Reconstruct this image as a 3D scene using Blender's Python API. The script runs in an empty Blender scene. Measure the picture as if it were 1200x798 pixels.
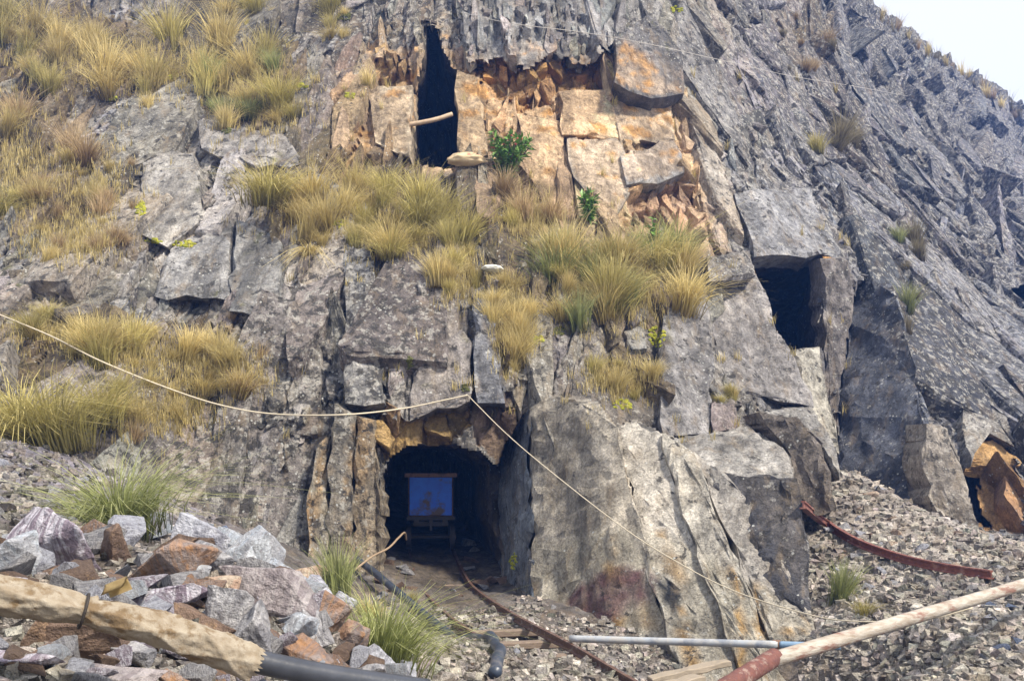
import bpy, bmesh, math, random
import numpy as np
from mathutils import Vector, Matrix
from mathutils.bvhtree import BVHTree

random.seed(7)
rng = np.random.default_rng(11)
S = bpy.context.scene
COL = S.collection

# ------------------------------------------------------------------ camera, sky, sun, exposure
F, CX, CY, CH = 1200.0, 600.0, 560.0, 1.4          # focal length in photo pixels, horizon row, eye height
cam_d = bpy.data.cameras.new("camera")
cam_d.sensor_width = 36.0
cam_d.lens = 36.0
cam_d.shift_y = (560 - 399) / 1200.0
cam_d.clip_start = 0.1
cam_d.clip_end = 2000
cam = bpy.data.objects.new("camera", cam_d)
cam.location = (0, 0, CH)
cam.rotation_euler = (math.radians(90), 0, 0)
COL.objects.link(cam)
S.camera = cam

SUN_EL, SUN_AZ = math.radians(48), math.radians(130)   # azimuth clockwise from +Y
world = bpy.data.worlds.new("World")
S.world = world
world.use_nodes = True
wn, wl = world.node_tree.nodes, world.node_tree.links
wn.clear()
w_out = wn.new("ShaderNodeOutputWorld")
w_bg = wn.new("ShaderNodeBackground")
w_sky = wn.new("ShaderNodeTexSky")
w_sky.sky_type = 'NISHITA'
w_sky.sun_disc = False
w_sky.sun_elevation = SUN_EL
w_sky.sun_rotation = SUN_AZ
w_sky.altitude = 3500
w_sky.air_density = 1.0
w_sky.dust_density = 2.5
w_mix = wn.new("ShaderNodeMix")                    # thin bright cloud veil over the blue
w_mix.data_type = 'RGBA'
w_mix.inputs[0].default_value = 0.72
w_mix.inputs[7].default_value = (13.0, 13.2, 13.6, 1)
wl.new(w_sky.outputs[0], w_mix.inputs[6])
wl.new(w_mix.outputs[2], w_bg.inputs[0])
w_bg.inputs[1].default_value = 0.07
wl.new(w_bg.outputs[0], w_out.inputs[0])

sun_d = bpy.data.lights.new("sun", 'SUN')
sun_d.energy = 4.3
sun_d.angle = math.radians(7)
sun_d.color = (1.0, 0.91, 0.77)
sun = bpy.data.objects.new("sun", sun_d)
COL.objects.link(sun)
sd = Vector((math.sin(SUN_AZ) * math.cos(SUN_EL), math.cos(SUN_AZ) * math.cos(SUN_EL), math.sin(SUN_EL)))
sun.rotation_euler = sd.to_track_quat('Z', 'Y').to_euler()
sun.location = (20, -10, 30)

S.view_settings.view_transform = 'Standard'
S.view_settings.look = 'None'
S.view_settings.gamma = 1
S.view_settings.exposure = 0.72
S.render.engine = 'CYCLES'
S.cycles.max_bounces = 6
S.cycles.diffuse_bounces = 4
S.cycles.volume_bounces = 0
S.cycles.use_denoising = True
try:
    S.cycles.denoiser = 'OPENIMAGEDENOISE'
    S.cycles.denoising_input_passes = 'RGB_ALBEDO_NORMAL'
    S.cycles.denoising_prefilter = 'ACCURATE'
except Exception:
    pass

# ------------------------------------------------------------------ helpers
def W(u, v, Y):
    """photo survey mark (u, v) at distance Y -> world point"""
    return Vector(((u - CX) / F * Y, Y, CH + (CY - v) / F * Y))

def tag(o, label=None, cat=None, group=None, kind=None):
    if label: o["label"] = label
    if cat: o["category"] = cat
    if group: o["group"] = group
    if kind: o["kind"] = kind
    return o

def link(o, parent=None):
    COL.objects.link(o)
    if parent is not None:
        o.parent = parent
    return o

def empty(name, loc=(0, 0, 0)):
    o = bpy.data.objects.new(name, None)
    o.empty_display_size = 0.1
    o.location = loc
    return link(o)

def np_mesh(name, V, faces, mat, smooth=False, col=None):
    """V (n,3), faces (m,k) with k = 3 or 4"""
    V = np.ascontiguousarray(V, dtype=np.float32)
    faces = np.ascontiguousarray(faces, dtype=np.int32)
    m, k = faces.shape
    me = bpy.data.meshes.new(name)
    me.vertices.add(len(V)); me.vertices.foreach_set("co", V.ravel())
    me.loops.add(m * k); me.loops.foreach_set("vertex_index", faces.ravel())
    me.polygons.add(m); me.polygons.foreach_set("loop_start", np.arange(0, m * k, k, dtype=np.int32))
    me.update(calc_edges=True)
    me.polygons.foreach_set("use_smooth", np.full(m, bool(smooth)))
    if col is not None:
        a = me.attributes.new("Col", 'FLOAT_COLOR', 'POINT')
        c = np.ones((len(V), 4), dtype=np.float32); c[:, :np.asarray(col).shape[1]] = col
        a.data.foreach_set("color", c.ravel())
    me.validate()
    if mat is not None:
        me.materials.append(mat)
    return me

def bm_obj(name, bm, mat, parent=None, smooth=False):
    me = bpy.data.meshes.new(name)
    bm.to_mesh(me); bm.free()
    if smooth:
        for p in me.polygons: p.use_smooth = True
    me.materials.append(mat)
    return link(bpy.data.objects.new(name, me), parent)

# ------------------------------------------------------------------ numpy noise
def _hash(ix, iy, iz, seed):
    h = (ix.astype(np.uint32) * np.uint32(374761393)) ^ (iy.astype(np.uint32) * np.uint32(668265263)) ^ (iz.astype(np.uint32) * np.uint32(2246822519)) ^ np.uint32((seed * 3266489917 + 12345) & 0xffffffff)
    h = (h ^ (h >> np.uint32(15))) * np.uint32(2246822519)
    h = (h ^ (h >> np.uint32(13))) * np.uint32(3266489917)
    return h ^ (h >> np.uint32(16))

def h01(ix, iy, seed):
    return _hash(np.asarray(ix, dtype=np.int64), np.asarray(iy, dtype=np.int64), np.zeros_like(np.asarray(ix, dtype=np.int64)), seed).astype(np.float32) / np.float32(4294967295.0)

def perlin(x, y, z, seed=0):
    x = np.asarray(x, dtype=np.float32); y = np.asarray(y, dtype=np.float32); z = np.asarray(z, dtype=np.float32)
    xi, yi, zi = np.floor(x), np.floor(y), np.floor(z)
    fx, fy, fz = x - xi, y - yi, z - zi
    xi, yi, zi = xi.astype(np.int64), yi.astype(np.int64), zi.astype(np.int64)
    sx = fx * fx * fx * (fx * (fx * 6 - 15) + 10); sy = fy * fy * fy * (fy * (fy * 6 - 15) + 10); sz = fz * fz * fz * (fz * (fz * 6 - 15) + 10)
    out = 0
    for dx in (0, 1):
        wx = sx if dx else 1 - sx
        for dy in (0, 1):
            wy = sy if dy else 1 - sy
            for dz in (0, 1):
                wz = sz if dz else 1 - sz
                h = _hash(xi + dx, yi + dy, zi + dz, seed)
                gx = ((h & np.uint32(1023)).astype(np.float32) / 511.5 - 1)
                gy = (((h >> np.uint32(10)) & np.uint32(1023)).astype(np.float32) / 511.5 - 1)
                gz = (((h >> np.uint32(20)) & np.uint32(1023)).astype(np.float32) / 511.5 - 1)
                out = out + wx * wy * wz * (gx * (fx - dx) + gy * (fy - dy) + gz * (fz - dz))
    return out * 1.3

def fbm(x, y, z, octv=4, seed=0, gain=0.5):
    a, t, f = 1.0, 0, 1.0
    for i in range(octv):
        t = t + a * perlin(x * f, y * f, z * f, seed + i * 17)
        a *= gain; f *= 2.03
    return t

def cells(x, y, seed):
    """jittered 2-d cells: returns edge distance, cell hash ints, offset from the cell's centre"""
    xi, yi = np.floor(x).astype(np.int64), np.floor(y).astype(np.int64)
    d1 = np.full(x.shape, 9e9, np.float32); d2 = d1.copy()
    cx = np.zeros_like(xi); cy = np.zeros_like(xi); ox = np.zeros(x.shape, np.float32); oy = ox.copy()
    for dx in (-1, 0, 1):
        for dy in (-1, 0, 1):
            gx, gy = xi + dx, yi + dy
            px = gx + 0.1 + 0.8 * h01(gx, gy, seed); py = gy + 0.1 + 0.8 * h01(gx, gy, seed + 1)
            rx, ry = (x - px).astype(np.float32), (y - py).astype(np.float32)
            d = np.abs(rx) * 0.6 + np.sqrt(rx * rx + ry * ry) * 0.6
            n = d < d1
            d2 = np.where(n, d1, np.minimum(d2, d))
            d1 = np.where(n, d, d1)
            cx = np.where(n, gx, cx); cy = np.where(n, gy, cy); ox = np.where(n, rx, ox); oy = np.where(n, ry, oy)
    return d2 - d1, cx, cy, ox, oy

def smooth01(x, a, b):
    t = np.clip((x - a) / (b - a), 0, 1)
    return t * t * (3 - 2 * t)

def in_poly(u, v, poly):
    p = np.asarray(poly, dtype=np.float64)
    res = np.zeros(u.shape, bool)
    bb = (u >= p[:, 0].min()) & (u <= p[:, 0].max()) & (v >= p[:, 1].min()) & (v <= p[:, 1].max())
    uu, vv = u[bb], v[bb]
    r = np.zeros(uu.shape, bool)
    n = len(p)
    for i in range(n):
        x1, y1 = p[i]; x2, y2 = p[(i + 1) % n]
        if y1 == y2: continue
        c = ((y1 > vv) != (y2 > vv)) & (uu < (x2 - x1) * (vv - y1) / (y2 - y1) + x1)
        r ^= c
    res[bb] = r
    return res

def rbf(P, val, Q, kern='r3', chunk=60000):
    P = np.asarray(P, float); val = np.asarray(val, float)
    k = (lambda r: r ** 3) if kern == 'r3' else (lambda r: r)
    n = len(P)
    D = np.sqrt(((P[:, None] - P[None]) ** 2).sum(-1))
    A = np.zeros((n + 3, n + 3)); A[:n, :n] = k(D); A[:n, n] = 1; A[:n, n + 1:] = P; A[n, :n] = 1; A[n + 1:, :n] = P.T
    w = np.linalg.solve(A, np.concatenate([val, np.zeros(3)]))
    out = np.empty(len(Q))
    for s in range(0, len(Q), chunk):
        q = Q[s:s + chunk]
        d = np.sqrt(((q[:, None] - P[None]) ** 2).sum(-1))
        out[s:s + chunk] = k(d) @ w[:n] + w[n] + q @ w[n + 1:]
    return out

# ------------------------------------------------------------------ materials
def nmat(name):
    m = bpy.data.materials.new(name); m.use_nodes = True
    nt = m.node_tree
    b = nt.nodes["Principled BSDF"]
    return m, nt, b

def N(nt, t, **kw):
    n = nt.nodes.new(t)
    for k, v in kw.items(): setattr(n, k, v)
    return n

def noise(nt, vec, scale, detail=4, rough=0.6, dist=0.0):
    n = N(nt, "ShaderNodeTexNoise"); n.inputs["Scale"].default_value = scale; n.inputs["Detail"].default_value = detail
    n.inputs["Roughness"].default_value = rough; n.inputs["Distortion"].default_value = dist
    if vec is not None: nt.links.new(vec, n.inputs["Vector"])
    return n

def ramp(nt, fac, stops):
    r = N(nt, "ShaderNodeValToRGB")
    e = r.color_ramp.elements
    while len(e) < len(stops): e.new(0.5)
    for el, (p, c) in zip(e, stops):
        el.position = p; el.color = (c, c, c, 1) if not hasattr(c, '__len__') else (*c, 1)
    nt.links.new(fac, r.inputs[0])
    return r

def mixc(nt, fac, a, b, mode='MIX'):
    m = N(nt, "ShaderNodeMix", data_type='RGBA', blend_type=mode)
    for i, x in ((0, fac), (6, a), (7, b)):
        if hasattr(x, 'is_output'): nt.links.new(x, m.inputs[i])
        elif i == 0: m.inputs[0].default_value = x
        else: m.inputs[i].default_value = (*x, 1) if len(x) == 3 else x
    return m.outputs[2]

def bump(nt, b, h, strength, dist):
    n = N(nt, "ShaderNodeBump"); n.inputs["Strength"].default_value = strength; n.inputs["Distance"].default_value = dist
    nt.links.new(h, n.inputs["Height"]); nt.links.new(n.outputs[0], b.inputs["Normal"])

def rock_material(name, base=None, speck=0.5, alpha=.3):
    """weathered rock: stored or plain colour, mottling, stain runs, crusts of pale and dark lichen, cracks and fine relief"""
    m, nt, b = nmat(name)
    L = nt.links
    pos = N(nt, "ShaderNodeNewGeometry").outputs["Position"]
    if base is None:
        at_ = N(nt, "ShaderNodeAttribute", attribute_name="Col"); c = at_.outputs["Color"]; lich = at_.outputs["Alpha"]
    else:
        r = N(nt, "ShaderNodeRGB"); r.outputs[0].default_value = (*base, 1); c = r.outputs[0]
        vv = N(nt, "ShaderNodeValue"); vv.outputs[0].default_value = alpha; lich = vv.outputs[0]
    def madd(x, k, o):
        mm = N(nt, "ShaderNodeMath", operation='MULTIPLY_ADD'); L.new(x, mm.inputs[0]); mm.inputs[1].default_value = k
        if hasattr(o, 'is_output'): L.new(o, mm.inputs[2])
        else: mm.inputs[2].default_value = o
        return mm.outputs[0]
    n1 = noise(nt, pos, 5, 7, 0.74)
    c = mixc(nt, 0.8, c, ramp(nt, n1.outputs["Fac"], [(0.30, 0.28), (0.5, 0.82), (0.74, 1.55)]).outputs[0], 'MULTIPLY')
    n0 = noise(nt, pos, .9, 4, 0.6)
    c = mixc(nt, 0.8, c, ramp(nt, n0.outputs["Fac"], [(0.32, 0.55), (0.5, 1.0), (0.68, 1.4)]).outputs[0], 'MULTIPLY')
    mp0 = N(nt, "ShaderNodeMapping"); mp0.inputs["Scale"].default_value = (7.0, 4.0, .45); L.new(pos, mp0.inputs[0])
    nw = noise(nt, mp0.outputs[0], 1.0, 5, 0.6, .2)
    c = mixc(nt, 0.7, c, ramp(nt, nw.outputs["Fac"], [(0.30, 0.45), (0.46, 1.0), (0.7, 1.2)]).outputs[0], 'MULTIPLY')
    n2 = noise(nt, pos, 34, 4, 0.75)
    c = mixc(nt, 0.6, c, ramp(nt, n2.outputs["Fac"], [(0.3, 0.35), (0.5, 0.95), (0.7, 1.7)]).outputs[0], 'MULTIPLY')
    mp = N(nt, "ShaderNodeMapping"); mp.inputs["Scale"].default_value = (5.0, 3.0, .8); L.new(pos, mp.inputs[0])
    ns = noise(nt, mp.outputs[0], 1.0, 6, 0.65, .3)
    c = mixc(nt, ramp(nt, ns.outputs["Fac"], [(0.52, 0.0), (0.68, 0.45)]).outputs[0], c, (0.30, 0.225, 0.14))
    # pale crusts
    nl = noise(nt, pos, 8, 6, 0.68)
    f = ramp(nt, madd(lich, .15, nl.outputs["Fac"]), [(0.655, 0.0), (0.70, 0.85 * speck + .1)])
    c = mixc(nt, f.outputs[0], c, (0.53, 0.51, 0.46))
    # dark crusts
    nd = noise(nt, pos, 6.3, 6, 0.7, .2)
    f = ramp(nt, madd(lich, .12, nd.outputs["Fac"]), [(0.615, 0.0), (0.665, 0.85)])
    c = mixc(nt, f.outputs[0], c, (0.05, 0.048, 0.046))
    # round pale spots
    vo = N(nt, "ShaderNodeTexVoronoi"); vo.inputs["Scale"].default_value = 13; L.new(pos, vo.inputs["Vector"])
    mk = noise(nt, pos, 3, 3, .5)
    dots = ramp(nt, vo.outputs["Distance"], [(0.16, 1.0), (0.22, 0.0)])
    mm = N(nt, "ShaderNodeMath", operation='MULTIPLY'); L.new(dots.outputs[0], mm.inputs[0])
    L.new(ramp(nt, madd(lich, .12, mk.outputs["Fac"]), [(0.56, 0.0), (0.66, 0.75)]).outputs[0], mm.inputs[1])
    c = mixc(nt, mm.outputs[0], c, (0.60, 0.61, 0.58))
    L.new(c, b.inputs["Base Color"])
    b.inputs["Roughness"].default_value = 0.88
    b.inputs["Specular IOR Level"].default_value = 0.25
    # cracks: a warped cell pattern drawn out along the joints
    mp2 = N(nt, "ShaderNodeMapping"); mp2.inputs["Scale"].default_value = (4.2, 4.2, 1.7); L.new(pos, mp2.inputs[0])
    wv = N(nt, "ShaderNodeVectorMath", operation='MULTIPLY_ADD'); L.new(n1.outputs["Color"], wv.inputs[0]); wv.inputs[1].default_value = (.9, .9, .9); L.new(mp2.outputs[0], wv.inputs[2])
    ve = N(nt, "ShaderNodeTexVoronoi", feature='DISTANCE_TO_EDGE'); ve.inputs["Scale"].default_value = 1.0; L.new(wv.outputs[0], ve.inputs["Vector"])
    crk = ramp(nt, ve.outputs["Distance"], [(0.0, 0.0), (0.035, 1.0)])
    h1 = madd(n2.outputs["Fac"], .35, n1.outputs["Fac"])
    h2 = madd(crk.outputs[0], .11, h1)
    bump(nt, b, h2, 1.0, 0.09)
    return m

def stone_material(name, c1, c2, c3, stripe=0.0, dark=0.5, scale=1.0):
    """broken vein rock: two body colours, banding across the piece, rust or pale patches"""
    m, nt, b = nmat(name)
    tc = N(nt, "ShaderNodeTexCoord"); info = N(nt, "ShaderNodeObjectInfo")
    off = N(nt, "ShaderNodeVectorMath", operation='ADD')
    sc = N(nt, "ShaderNodeMath", operation='MULTIPLY'); sc.inputs[1].default_value = 37.0
    nt.links.new(info.outputs["Random"], sc.inputs[0])
    nt.links.new(tc.outputs["Object"], off.inputs[0]); nt.links.new(sc.outputs[0], off.inputs[1])
    p = off.outputs[0]
    n1 = noise(nt, p, 5 * scale, 6, 0.65, 0.4)
    c = mixc(nt, ramp(nt, n1.outputs["Fac"], [(0.38, 0.0), (0.6, 1.0)]).outputs[0], c1, c2)
    if stripe > 0:
        mp = N(nt, "ShaderNodeMapping"); mp.inputs["Scale"].default_value = (30 * scale, 2.5 * scale, 6 * scale)
        mp.inputs["Rotation"].default_value = (0.2, 0.3, 0.15)
        nt.links.new(p, mp.inputs[0])
        ns = noise(nt, mp.outputs[0], 1.0, 4, 0.6, 0.8)
        c = mixc(nt, ramp(nt, ns.outputs["Fac"], [(0.46, 0.0), (0.56, stripe)]).outputs[0], c, c3)
    n2 = noise(nt, p, 11 * scale, 5, 0.6)
    c = mixc(nt, ramp(nt, n2.outputs["Fac"], [(0.56, 0.0), (0.66, 0.75)]).outputs[0], c, c3)
    n3 = noise(nt, p, 30 * scale, 5, 0.7)
    c = mixc(nt, 0.7, c, ramp(nt, n3.outputs["Fac"], [(0.3, 0.45), (0.5, 1.0), (0.75, 1.45)]).outputs[0], 'MULTIPLY')
    n4 = noise(nt, p, 7 * scale, 4, 0.6)
    c = mixc(nt, ramp(nt, n4.outputs["Fac"], [(0.58, 0.0), (0.68, dark)]).outputs[0], c, (0.07, 0.05, 0.045))
    nt.links.new(c, b.inputs["Base Color"])
    b.inputs["Roughness"].default_value = 0.72
    b.inputs["Specular IOR Level"].default_value = 0.35
    add = N(nt, "ShaderNodeMath", operation='ADD')
    nt.links.new(n1.outputs["Fac"], add.inputs[0]); nt.links.new(n3.outputs["Fac"], add.inputs[1])
    bump(nt, b, add.outputs[0], 0.9, 0.05)
    return m

def plain_material(name, c1, c2, rough=0.6, scale=20, c3=None, metal=0.0, t3=0.6, bs=0.3, stretch=None):
    m, nt, b = nmat(name)
    tc = N(nt, "ShaderNodeTexCoord").outputs["Object"]
    if stretch:
        mp = N(nt, "ShaderNodeMapping"); mp.inputs["Scale"].default_value = stretch
        nt.links.new(tc, mp.inputs[0]); tc = mp.outputs[0]
    n1 = noise(nt, tc, scale, 6, 0.65)
    c = mixc(nt, ramp(nt, n1.outputs["Fac"], [(0.35, 0.0), (0.65, 1.0)]).outputs[0], c1, c2)
    if c3 is not None:
        n2 = noise(nt, tc, scale * 0.45, 5, 0.65)
        c = mixc(nt, ramp(nt, n2.outputs["Fac"], [(t3 - 0.06, 0.0), (t3 + 0.04, 1.0)]).outputs[0], c, c3)
    nt.links.new(c, b.inputs["Base Color"])
    b.inputs["Roughness"].default_value = rough
    b.inputs["Metallic"].default_value = metal
    bump(nt, b, n1.outputs["Fac"], bs, 0.01)
    return m

def grass_material(name, tip, mid, root):
    m, nt, b = nmat(name)
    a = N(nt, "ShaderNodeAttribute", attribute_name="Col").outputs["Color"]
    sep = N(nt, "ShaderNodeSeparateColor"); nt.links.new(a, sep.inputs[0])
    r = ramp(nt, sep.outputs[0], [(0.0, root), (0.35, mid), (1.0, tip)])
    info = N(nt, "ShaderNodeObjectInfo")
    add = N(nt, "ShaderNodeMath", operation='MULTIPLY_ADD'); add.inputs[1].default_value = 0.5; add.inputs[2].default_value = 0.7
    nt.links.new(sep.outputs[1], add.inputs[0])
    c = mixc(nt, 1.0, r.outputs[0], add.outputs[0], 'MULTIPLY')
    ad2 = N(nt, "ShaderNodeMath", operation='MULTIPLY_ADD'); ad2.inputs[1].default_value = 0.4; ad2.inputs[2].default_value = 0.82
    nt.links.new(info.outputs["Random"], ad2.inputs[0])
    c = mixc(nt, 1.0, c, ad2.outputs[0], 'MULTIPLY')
    nt.links.new(c, b.inputs["Base Color"])
    b.inputs["Roughness"].default_value = 0.6
    b.inputs["Specular IOR Level"].default_value = 0.3
    tr = N(nt, "ShaderNodeBsdfTranslucent"); nt.links.new(c, tr.inputs[0])
    mx = N(nt, "ShaderNodeMixShader"); mx.inputs[0].default_value = 0.3
    nt.links.new(b.outputs[0], mx.inputs[1]); nt.links.new(tr.outputs[0], mx.inputs[2])
    nt.links.new(mx.outputs[0], nt.nodes["Material Output"].inputs[0])
    return m

M_ROCK = rock_material("weathered_rock")
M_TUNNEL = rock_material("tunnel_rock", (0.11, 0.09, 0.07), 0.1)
M_GROUND = rock_material("ground_dirt", None, 0.3)

# ------------------------------------------------------------------ the cliff
US = np.concatenate([np.arange(-170, -8, 7.0), np.arange(-8, 1208, 2.6), np.arange(1208, 1380, 7.0)])
VS = np.concatenate([np.arange(-170, -8, 7.0), np.arange(-8, 740, 2.6), np.arange(740, 860, 4.0)])
U, V = np.meshgrid(US, VS)
H_, W_ = U.shape
cu = [-200, 0, 200, 400, 600, 800, 1000, 1200, 1400]
cv = [-180, 0, 150, 300, 450, 550, 700, 860]
tab = [
    [31, 29, 27.5, 25.5, 24.5, 27, 46, 92, 120],
    [25, 24, 22.5, 20.5, 19.3, 21.5, 35, 74, 98],
    [20.5, 19.5, 18.8, 17.6, 17.6, 18.8, 26, 52, 72],
    [16, 15.6, 15.6, 15.0, 15.0, 16.4, 19.2, 29, 40],
    [12.8, 12.6, 13.4, 13.2, 13.3, 14.3, 16.6, 19.5, 22],
    [10.8, 11.2, 12.6, 12.8, 13.2, 13.4, 15.6, 16.4, 17.5],
    [10.0, 10.4, 11.6, 12.6, 12.9, 12.2, 14.7, 15.0, 15.5],
    [9.8, 10.0, 11.2, 12.3, 12.5, 11.4, 14.0, 14.2, 14.5]]
cp = [(a, b) for b in cv for a in cu]
val = [1.0 / y for r in tab for y in r]
vsky = np.where(US > 1020, (US - 1020) * 0.70, (US - 1020) * 1.5) + 5 * perlin(US / 37.0, US * 0 + .3, US * 0, 5) + 4 * perlin(US / 11.0, US * 0 + .3, US * 0, 6)
Veff = np.maximum(V, vsky[None, :])
Yb = 1.0 / np.maximum(rbf(cp, val, np.stack([U.ravel(), Veff.ravel()], 1)).reshape(U.shape), 1 / 220.0)
Xb = (U - CX) / F * Yb
Zb = CH + (CY - Veff) / F * Yb

# bedding: near-vertical joints that fan from upright in the middle to leaning over on the far side
qk_x = [-12, -6, -2, 0, 2, 4, 8, 14, 30]
qk_k = [-0.22, -0.20, -0.10, 0.02, 0.10, 0.22, 0.36, 0.42, 0.42]
q = Xb.copy()
for _ in range(8):
    k = np.interp(q, qk_x, qk_k)
    q = 0.5 * q + 0.5 * (Xb + np.clip(Zb - 4, -4, 9) * k)
sdir = Zb + 0.15 * Xb
wx = 0.24 * fbm(Xb * 0.45, Yb * 0.3, Zb * 0.45, 2, 1); wz = 0.6 * fbm(Xb * 0.45, Yb * 0.3, Zb * 0.45, 2, 2)
wx2 = 0.014 * fbm(Xb * 6, Yb * 2, Zb * 6, 2, 3); wz2 = 0.03 * fbm(Xb * 6, Yb * 2, Zb * 6, 2, 4)
big = 1 + .9 * smooth01(Yb, 20, 60) + .2 * smooth01(U - V * .45, 780, 940)          # the far shoulder breaks into larger masses
_e, _gx, _gy, _, _ = cells((q + wx2 * 2) / .13, (sdir + wz2 * 2) / .17, 77)
_e2, _gx2, _gy2, _, _ = cells((q + wx2 * 2) / .34, (sdir + wz2 * 2) / .42, 78)
UW = U + 5 * (h01(_gx, _gy, 8) - .5) + 8 * (h01(_gx2, _gy2, 8) - .5) + 1.5 * perlin(Xb * 10, Yb, Zb * 10, 9)
VW = V + 5 * (h01(_gx, _gy, 18) - .5) + 8 * (h01(_gx2, _gy2, 18) - .5) + 1.5 * perlin(Xb * 10, Yb, Zb * 10, 19)

GREY, TAN, PALE, DARK, CREAM, ORANGE, BLUE, PINK = (.275, .255, .23), (.36, .31, .25), (.46, .44, .41), (.08, .08, .09), (.74, .53, .33), (.50, .27, .085), (.17, .20, .26), (.52, .36, .26)
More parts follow.
